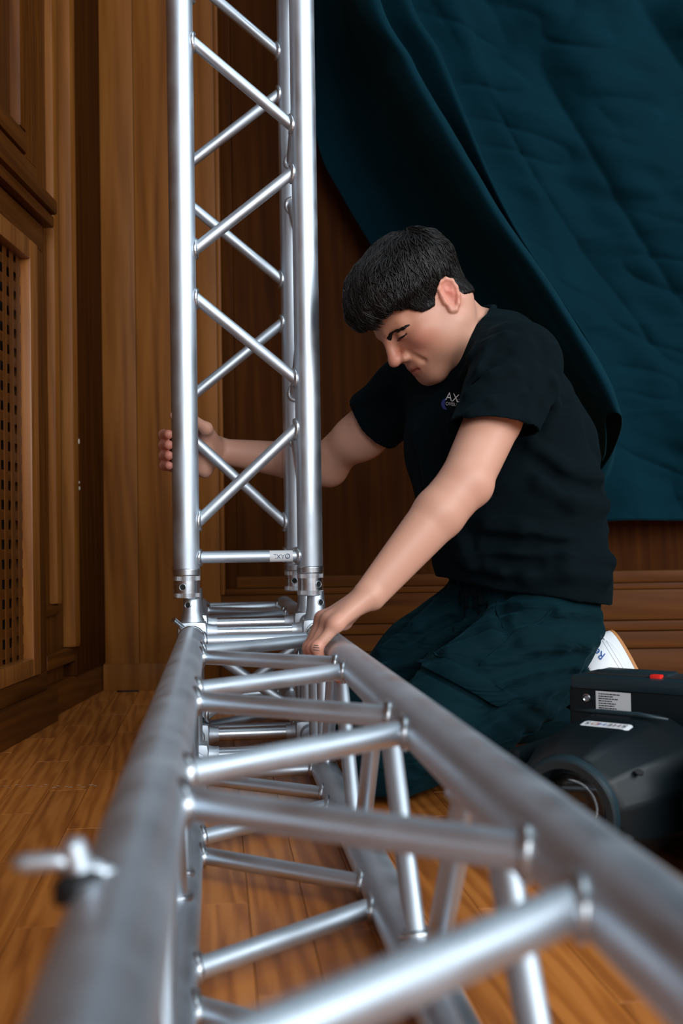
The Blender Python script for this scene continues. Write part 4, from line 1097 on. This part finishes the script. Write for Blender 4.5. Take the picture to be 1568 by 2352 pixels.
for i in range(MS-1):
    for k in range(4): FI.append((i*4+k, i*4+(k+1) % 4, i*4+4+(k+1) % 4, i*4+4+k))
FI = (np.array(FI)[None]+np.arange(NL)[:, None, None]*MS*4).reshape(-1, 4)
lk = data_obj('hair_locks', fast_mesh('hair_locks', VV.reshape(-1, 3), FI), HAIR, hair, world=True); lk['kind'] = 'stuff'
# fringe falling over the forehead
mb = MB()
for i in range(230):
    x = RNG.uniform(-.066, .066); y0_ = .086*math.sqrt(max(0, 1-(x/.088)**2)); zt = RNG.uniform(.085, .105)
    ze = .046 + .012*abs(x)/.06 + RNG.normal(0, .004)
    pts = []
    for t in np.linspace(0, 1, 6):
        z = zt+(ze-zt)*t; pts.append(hd(x + .012*t*t*np.sign(.3) + RNG.normal(0, .0006), y0_ + .014 + .016*math.sin(math.pi*(.25+.55*t)) - .004*t, z))
    w = RNG.uniform(.0010, .0018); sweep(mb, pts, [w*.8*HS, w, w, w*.9, w*.6, w*.15], 5)
mb.build('fringe', HAIR, hair, smooth=True, world=True)['kind'] = 'stuff'
for s in (-1, 1):
    mb = MB()
    for i in range(70):
        t = i/69; x = s*(.013+.040*t); P = hd(x, .1025-.010*t-.016*t*t,    .0140+.006*math.sin(math.pi*t*.8)+RNG.normal(0, .0014))
        # drop onto the brow
        dirv = HR @ unit((s*1.0, -.35, .35-.8*t)); nn = HEADF.normal(P[None])[0]
        for _ in range(3): P = P - HEADF.normal(P[None])[0]*float(HEADF.sample(P[None])[0])
        nn = HEADF.normal(P[None])[0]; dirv = unit(dirv-nn*(dirv @ nn))
        upv = np.cross(nn, dirv)
        for o_ in (-.0022, -.0007, .0008, .0020):
            if abs(o_) > .0025*(1-.55*t): continue
            sweep(mb, [P+upv*o_-nn*.0005, P+upv*o_+dirv*.004+nn*.0008, P+upv*o_+dirv*.009+nn*.0004], [.0008, .0009, .0002], 4)
    mb.build('eyebrow', HAIR, man, smooth=True, world=True)
    mb = MB(); P = []
    for i in range(9):
        t = i/8; q = hd(s*(.018+.031*t), .094-.010*t*t, .0024+.0020*math.sin(math.pi*t)+.001*t)
        for _ in range(3): q = q - HEADF.normal(q[None])[0]*float(HEADF.sample(q[None])[0])
        P.append(q + HEADF.normal(q[None])[0]*.0005)
    sweep(mb, P, [.0006, .0012, .0015, .0017, .0018, .0018, .0017, .0014, .0006], 6)
    mb.build('eyelashes', HAIR, man, smooth=True, world=True)
# ------------------------------------------------------------------ black curtain on the wall
CLOTH = fabric('black_stage_cloth', (.0003, .0120, .0195), (.0006, .0195, .0310), .85, 800, .2, .10, wr=.35, wscale=(6, 6, 9), wrot=(0, .7, 0))
cols = [
 [(692, -90, 3.40), (712, 200, 3.40), (735, 350, 3.39), (785, 450, 3.38), (845, 552, 3.36), (930, 690, 3.30), (1080, 850, 3.18), (1240, 1000, 3.04), (1384, 1056, 2.84)],
 [(740, -90, 3.36), (785, 200, 3.36), (835, 350, 3.35), (895, 450, 3.33), (955, 552, 3.29), (1045, 690, 3.20), (1170, 850, 3.06), (1300, 980, 2.92), (1390, 1040, 2.76)],
 [(773, -90, 3.22), (853, 200, 3.20), (923, 350, 3.17), (988, 450, 3.13), (1053, 552, 3.08), (1148, 690, 2.99), (1243, 830, 2.88), (1333, 930, 2.76), (1392, 1010, 2.64)],
 [(794, -90, 2.98), (894, 150, 2.95), (974, 290, 2.91), (1039, 400, 2.88), (1109, 510, 2.83), (1199, 635, 2.77), (1279, 760, 2.69), (1348, 870, 2.60), (1392, 955, 2.54)],
 [(850, -90, 2.92), (950, 150, 2.89), (1030, 290, 2.86), (1095, 400, 2.82), (1162, 510, 2.78), (1250, 635, 2.72), (1330, 760, 2.64), (1395, 870, 2.57), (1427, 960, 2.5)],
 [(834, -90, 3.20), (934, 150, 3.20), (1014, 290, 3.20), (1079, 400, 3.20), (1146, 510, 3.20), (1234, 635, 3.20), (1314, 760, 3.20), (1379, 870, 3.22), (1405, 1040, 3.05)],
 [(918, -90, 3.17), (1011, 130, 3.14), (1076, 290, 3.11), (1131, 420, 3.09), (1196, 545, 3.09), (1291, 690, 3.12), (1374, 830, 3.12), (1412, 985, 3.14), (1335, 1150, 3.26)],
 [(906, -90, 3.36), (999, 130, 3.35), (1064, 290, 3.32), (1119, 420, 3.31), (1203, 560, 3.27), (1285, 720, 3.25), (1390, 870, 3.24), (1415, 1050, 3.25), (1360, 1193, 3.30)],
 [(1050, -90, 3.31), (1110, 130, 3.32), (1180, 290, 3.31), (1240, 440, 3.31), (1305, 600, 3.30), (1375, 770, 3.29), (1435, 930, 3.28), (1468, 1070, 3.28), (1440, 1194, 3.29)],
 [(1180, -90, 3.34), (1225, 130, 3.34), (1285, 300, 3.33), (1340, 460, 3.32), (1395, 620, 3.32), (1450, 790, 3.31), (1495, 940, 3.30), (1520, 1075, 3.30), (1520, 1195, 3.30)],
 [(1330, -90, 3.30), (1365, 130, 3.31), (1410, 300, 3.32), (1455, 460, 3.32), (1500, 620, 3.32), (1545, 790, 3.32), (1580, 940, 3.31), (1600, 1075, 3.30), (1600, 1196, 3.30)],
 [(1480, -90, 3.35), (1510, 130, 3.35), (1545, 300, 3.34), (1580, 460, 3.34), (1615, 620, 3.33), (1650, 790, 3.33), (1680, 940, 3.32), (1700, 1075, 3.31), (1700, 1197, 3.31)],
 [(1640, -90, 3.31), (1660, 130, 3.32), (1690, 300, 3.33), (1715, 460, 3.33), (1745, 620, 3.33), (1775, 790, 3.33), (1800, 940, 3.32), (1815, 1075, 3.31), (1820, 1198, 3.31)],
 [(1900, -90, 3.33), (1900, 130, 3.33), (1900, 300, 3.33), (1910, 460, 3.33), (1920, 620, 3.33), (1930, 790, 3.33), (1940, 940, 3.32), (1950, 1075, 3.31), (1950, 1199, 3.31)]]
cols = [[(c[0][0]*.8+c[0][0]*.2-.9*(c[1][0]-c[0][0])*.6, -760, c[0][2]*.35+3.33*.65)] + c for c in cols]      # up to the rail above the picture
G = np.array([[at(*p) for p in c] for c in cols])          # columns x rows x 3
def catmull(A, n):                                          # along axis 0
    m = len(A); out = []
    t = np.linspace(0, m-1, n)
    for x in t:
        i = min(int(x), m-2); f_ = x-i; p0, p1, p2, p3 = A[max(i-1, 0)], A[i], A[i+1], A[min(i+2, m-1)]
        out.append(.5*((2*p1)+(-p0+p2)*f_+(2*p0-5*p1+4*p2-p3)*f_**2+(-p0+3*p1-3*p2+p3)*f_**3))
    return np.array(out)
NU, NV = 260, 260
G = catmull(G, NU); G = np.swapaxes(catmull(np.swapaxes(G, 0, 1), NV), 0, 1)
du = np.gradient(G, axis=0); dv = np.gradient(G, axis=1); nn = np.cross(du, dv); nn /= np.linalg.norm(nn, axis=-1, keepdims=True)
if nn[NU//2, NV//2] @ _fw > 0: nn = -nn
def vnoise(U, W, seed):
    r = np.random.RandomState(seed).rand(64, 64); i, j = np.floor(U).astype(int), np.floor(W).astype(int); a, b_ = U-i, W-j; a = a*a*(3-2*a); b_ = b_*b_*(3-2*b_)
    g_ = lambda x, y: r[x % 64, y % 64]; return (g_(i, j)*(1-a)+g_(i+1, j)*a)*(1-b_)+(g_(i, j+1)*(1-a)+g_(i+1, j+1)*a)*b_
X, Z = G[..., 0], G[..., 2]
flat = np.clip((np.arange(NU)/NU-.50)/.12, 0, 1)[:, None]
AL = X*.50-Z*.866; AC = X*.866+Z*.50; AC2 = X*.30+Z*.95; AL2 = X*.95-Z*.30
w1 = np.abs(vnoise(AC*5.5+40, AL*1.8+40, 3)-.5)*2; w2 = np.abs(vnoise(AC2*12+40, AL2*4+40, 5)-.5)*2; w3 = vnoise(X*24+Z*6, Z*26-X*6, 9)
n1 = vnoise(AC*5+40, AL*1.6+40, 13)-.5; n2 = vnoise(AC*11+40, AL*4+40, 15)-.5; n4 = vnoise(AC2*24+40, AL2*9+40, 8)-.5
crum = (.060*n1 + .036*n2 + .014*n4 + .003*w3 - .020*(1-w1)**5 - .010*(1-w2)**6)*flat
bigf = (.016*np.sin(9*(X*.9+Z*.55)+1.5*np.sin(3*Z))+.010*np.sin(17*(X*.8+Z*.65)+2*np.sin(5*X)))*flat
crease = np.zeros_like(X)
for zc, amp in ((1.06, .004), (1.335, .003), (.80, .003)): crease += amp*np.exp(-((Z-zc-.01*np.sin(9*X))/.006)**2)
G = G + nn*(crum+bigf+crease*flat+ (1-flat)*(.0015*w3))[..., None]
vs_ = list(G.reshape(-1, 3)); fs_ = [(i*NV+j, (i+1)*NV+j, (i+1)*NV+j+1, i*NV+j+1) for i in range(NU-1) for j in range(NV-1)]
cur = mesh_obj('stage_curtain', vs_, fs_, CLOTH, smooth=True)
so = cur.modifiers.new('cloth_thickness', 'SOLIDIFY'); so.thickness = .003; so.offset = 0
tag(cur, 'black stage curtain hanging over the panelled wall behind the man', 'curtain')
top_r = MB(); q0, q1 = G[0, 0], G[-1, 0]; tube(top_r, (q0[0]-.1, WY-.10, q0[2]-.01), (q1[0]+.1, WY-.10, q0[2]-.01), .016, n=20); top_r.build('curtain_rail', plain('rail_steel', (.08, .08, .085), .4, .8), cur)
hem = MB(); r0 = NU*9//13
sweep(hem, [G[i, NV-3]-_fw*.002 for i in range(r0-60, NU, 3)], .0035, 8); hem.build('hem', CLOTH, cur, smooth=True)

# ------------------------------------------------------------------ moving head stage light on the floor
BLK = plain('black_plastic', (.0030, .0070, .0090), .40, **{'Specular IOR Level': .28}); BLK2 = plain('grey_black_plastic', (.012, .026, .033), .36, **{'Specular IOR Level': .35})
ring_c = at(1312, 1852, 1.50)
ah = unit((-.60, -.80, 0)); tn = V((.80, -.60, 0)); an = unit(ah*.98+V((0, 0, -.15))); un = np.cross(tn, an); un = un if un[2] > 0 else -un
fx = empty('moving_head_light', (ring_c[0]-an[0]*.15, ring_c[1]-an[1]*.15, 0))
tag(fx, 'black moving head stage light on the floor beside the kneeling man', 'stage light')
def FB(s, t, z): return V((ring_c[0]-ah[0]*s+tn[0]*t, ring_c[1]-ah[1]*s+tn[1]*t, z))   # level: s back, t to the right, z up
def FP(s, t, z): return ring_c - an*s + tn*t + un*(z-.084)                                   # along the tilted head
def fbox(name, s0, s1, t0, t1, z0, z1, mat, bev=.01, parent=fx):
    mb = MB(); box(mb, (s0, t0, z0), (s1, t1, z1), bev); mb.v = [tuple(FB(*p)) for p in mb.v]; return fixn(mb.build(name, mat, parent, world=True, angle=30))
# head housing: sections along the axis
secs = [(-.004, .070, .066, 2.0), (.0, .076, .071, 2.1), (.03, .094, .078, 2.3), (.08, .114, .080, 2.6), (.14, .124, .080, 2.9), (.20, .118, .074, 3.0), (.24, .098, .062, 2.8), (.262, .07, .05, 2.4)]
POLY = [(1, -.62), (1, .08), (.80, .58), (.46, .93), (.30, 1), (-.30, 1), (-.46, .93), (-.80, .58), (-1, .08), (-1, -.62), (-.72, -1), (.72, -1)]
n = len(POLY); vs_ = []; fs_ = []
for q_, (s, a, c, ex) in enumerate(secs):
    w = min(1, max(0, (s+.004)/.075))
    for (u, z_) in POLY:
        L_ = math.hypot(u, z_); vs_.append(FP(s, a*(u*w+u/L_*(1-w)), .084-.004*(s > .1)+c*(z_*w+z_/L_*(1-w))))
for j in range(len(secs)-1):
    for i in range(n): fs_.append((j*n+i, j*n+(i+1) % n, (j+1)*n+(i+1) % n, (j+1)*n+i))
fs_.append(tuple(range((len(secs)-1)*n, len(secs)*n)))
hou = fixn(mesh_obj('head_housing', vs_, fs_, BLK, fx, world=True, angle=22))
bv = hou.modifiers.new('edge', 'BEVEL'); bv.width = .004; bv.segments = 3; bv.limit_method = 'ANGLE'; bv.angle_limit = math.radians(16)
def axring(name, prof, mat, parent, n=64):
    mb = MB(); lathe(mb, FP(0, 0, .084), an, prof, n, closed=False); return fixn(mb.build(name, mat, parent, world=True, angle=30))
axring('lens_bezel', [(-.03, .066), (.004, .0705), (.012, .069), (.014, .066), (.012, .055), (.006, .053), (-.045, .050)], BLK2, hou)
m, nt, b = new_mat('lens_glass'); b.inputs['Base Color'].default_value = (.9, .95, .95, 1); b.inputs['Roughness'].default_value = .04; b.inputs['Transmission Weight'].default_value = 1.0; b.inputs['IOR'].default_value = 1.45
GLASS = m
mb = MB(); lathe(mb, FP(.028, 0, .084), an, [(-.004, .0515), (.0, .0515), (.006, .042), (.010, .026), (.0115, .012), (.0118, .001)], 48); fixn(mb.build('lens', GLASS, hou, world=True, smooth=True))
mb = MB(); lathe(mb, FP(.075, 0, .084), an, [(0, .052), (.001, .038), (.004, .028), (.004, .001)], 40); fixn(mb.build('reflector', plain('lens_back', (.10, .075, .05), .3, .7), hou, world=True, angle=40))
# facet ridge on the right shoulder and a raised rib behind the label
mb = MB(); sweep(mb, [FP(.170, -.075, .160), FP(.168, -.03, .1625), FP(.168, .03, .1625), FP(.172, .07, .158)], [.002, .004, .004, .002], 10); mb.build('top_rib', BLK2, hou, smooth=True, world=True)
for (s, t, z) in ((.035, .083, .130), (-.002, .078, .055)):
    mb = MB(); lathe(mb, FP(s, t, z)-V((0, 0, .004)), unit(an*.3+V((0, 0, 1)))+tn*.4, [(.002, .006), (.0045, .006), (.0045, .001)], 16); mb.build('screw_recess', DARK, hou, world=True)  # flat dark disc, recess shade given by colour
# maker's label on top, upside down to the camera
def top_z(s, t):
    for j in range(len(secs)-1):
        if secs[j][0] <= s <= secs[j+1][0]:
            w = (s-secs[j][0])/(secs[j+1][0]-secs[j][0]); a = secs[j][1]*(1-w)+secs[j+1][1]*w; c = secs[j][2]*(1-w)+secs[j+1][2]*w; x = abs(t)/a
            return .0805 + c*float(np.interp(x, [0, .30, .46, .80, 1], [1, 1, .93, .58, .08]))
    return .16
LS, LT = .110, .006
lab = MB(); vs_ = []; fs_ = []; n = 20
for i in range(n+1):
    t = -.036+.072*i/n
    e = .004 if i in (0, n) else 0
    for s in (-.0115+e, .0115-e): vs_.append(FP(LS+s, LT+t, top_z(LS+s, LT+t)+.0022))
for i in range(n): fs_.append((2*i, 2*i+1, 2*i+3, 2*i+2))
label = mesh_obj('maker_label', vs_, fs_, plain('label_white', (.72, .75, .77), .4), hou, world=True); tag(label, 'white maker label with dark lettering')
cmap = [(.012, .012, .02), (.10, .02, .02), (.012, .012, .02), (.02, .10, .35), (.45, .10, .02), (.012, .012, .02)]
for i, ch in enumerate('SHEHDS'):
    me = text_mesh(ch, .0175)
    for q in me.vertices:
        t = LT - ((i-2.5)*.0110 + q.co.x*.95); s = LS - q.co.y*.9; q.co = Vector(FP(s, t, top_z(s, t)+.0034))
    me.materials.clear(); data_obj('lettering', me, plain('label_ink', cmap[i], .5), label, world=True)
# base with carrying handle, standing on edge behind the head
BS = .262
tl = min(np.linspace(-.25, 0, 200), key=lambda t: abs(proj(FB(BS, t, .15))[0]-1304))
th_ = .44-(1549-1238)/2600*float((FB(BS, tl, .2)-CC) @ _fw)
print('base', tl, th_)
fbox('base', BS, BS+.105, tl, .22, .0, th_-.012, BLK, .014)
fbox('base_rim', BS-.003, BS+.095, tl+.006, .22, th_-.021, th_+.001, BLK2, .007)
fbox('handle', BS+.030, BS+.075, tl+.035, tl+.155, th_-.005, th_+.007, BLK2, .005)
fbox('handle', BS+.030, BS+.075, .2+tl*0-.2+tl+.178, .22, th_-.005, th_+.007, BLK2, .005)
fbox('handle_slot', BS+.02, BS+.083, tl+.02, .22, th_-.011, th_+.0025, DARK, .002)  # solid dark slab in place of an open slot, shade painted by colour
fbox('power_switch', BS+.012, BS+.026, tl+.133, tl+.150, th_-.003, th_+.0065, plain('red_switch', (.75, .02, .012), .35), .002)
mb = MB(); lathe(mb, FB(BS-.001, tl+.035, th_-.034), an, [(0, .007), (.002, .007), (.003, .0055), (.0015, .004), (.0015, .0005)], 18); fixn(mb.build('screw', plain('steel', (.4, .42, .44), .3, 1.0), fx, world=True, angle=30))
# spec sticker, flat print
sx0, sx1, sz0, sz1 = tl+.050, tl+.108, th_-.068, th_-.022
mb = MB(); mb.add([FB(BS-.0012, sx0, sz0), FB(BS-.0012, sx1, sz0), FB(BS-.0012, sx1, sz1), FB(BS-.0012, sx0, sz1)], [(0, 1, 2, 3)])
spec = mb.build('spec_sticker', plain('spec_white', (.60, .62, .63), .5), fx, world=True); tag(spec, 'white specification sticker with small print')
inkm = plain('spec_ink', (.03, .03, .035), .6); mb = MB()
def bar(t0, t1, z, h): mb.add([FB(BS-.0018, t0, z), FB(BS-.0018, t1, z), FB(BS-.0018, t1, z+h), FB(BS-.0018, t0, z+h)], [(0, 1, 2, 3)])
for i, w in enumerate((.036, .024, .032, .022, .029, .026, .030)):
    t = sx0+.005; z = sz1-.0048-i*.0036; e = t+w
    while t < e:
        l_ = random.uniform(.002, .006); bar(t, min(t+l_, e), z, .0016); t += l_+.0009
for i, w in enumerate((.040, .036)): bar(sx0+.018, sx0+.010+w, sz0+.0085-i*.0050, .0016)
bar(sx0+.008, sx0+.013, sz0+.004, .008)
mb.build('small_print', inkm, spec, world=True)
# yoke arms joining head and base
fbox('yoke_arm', .06, BS+.01, .138, .175, .012, .165, BLK, .014)
fbox('yoke_arm', .09, BS+.01, -.150, -.128, .012, .135, BLK, .010)
fbox('yoke_foot', .03, .10, .142, .171, .0, .135, BLK2, .012)
mb = MB(); lathe(mb, FB(.12, .10, .084), tn, [(0, .03), (.045, .03)], 28); mb.build('pivot', BLK2, fx, world=True, angle=40)
mb = MB(); lathe(mb, FB(.12, -.10, .084), -tn, [(0, .03), (.045, .03)], 28); mb.build('pivot', BLK2, fx, world=True, angle=40)
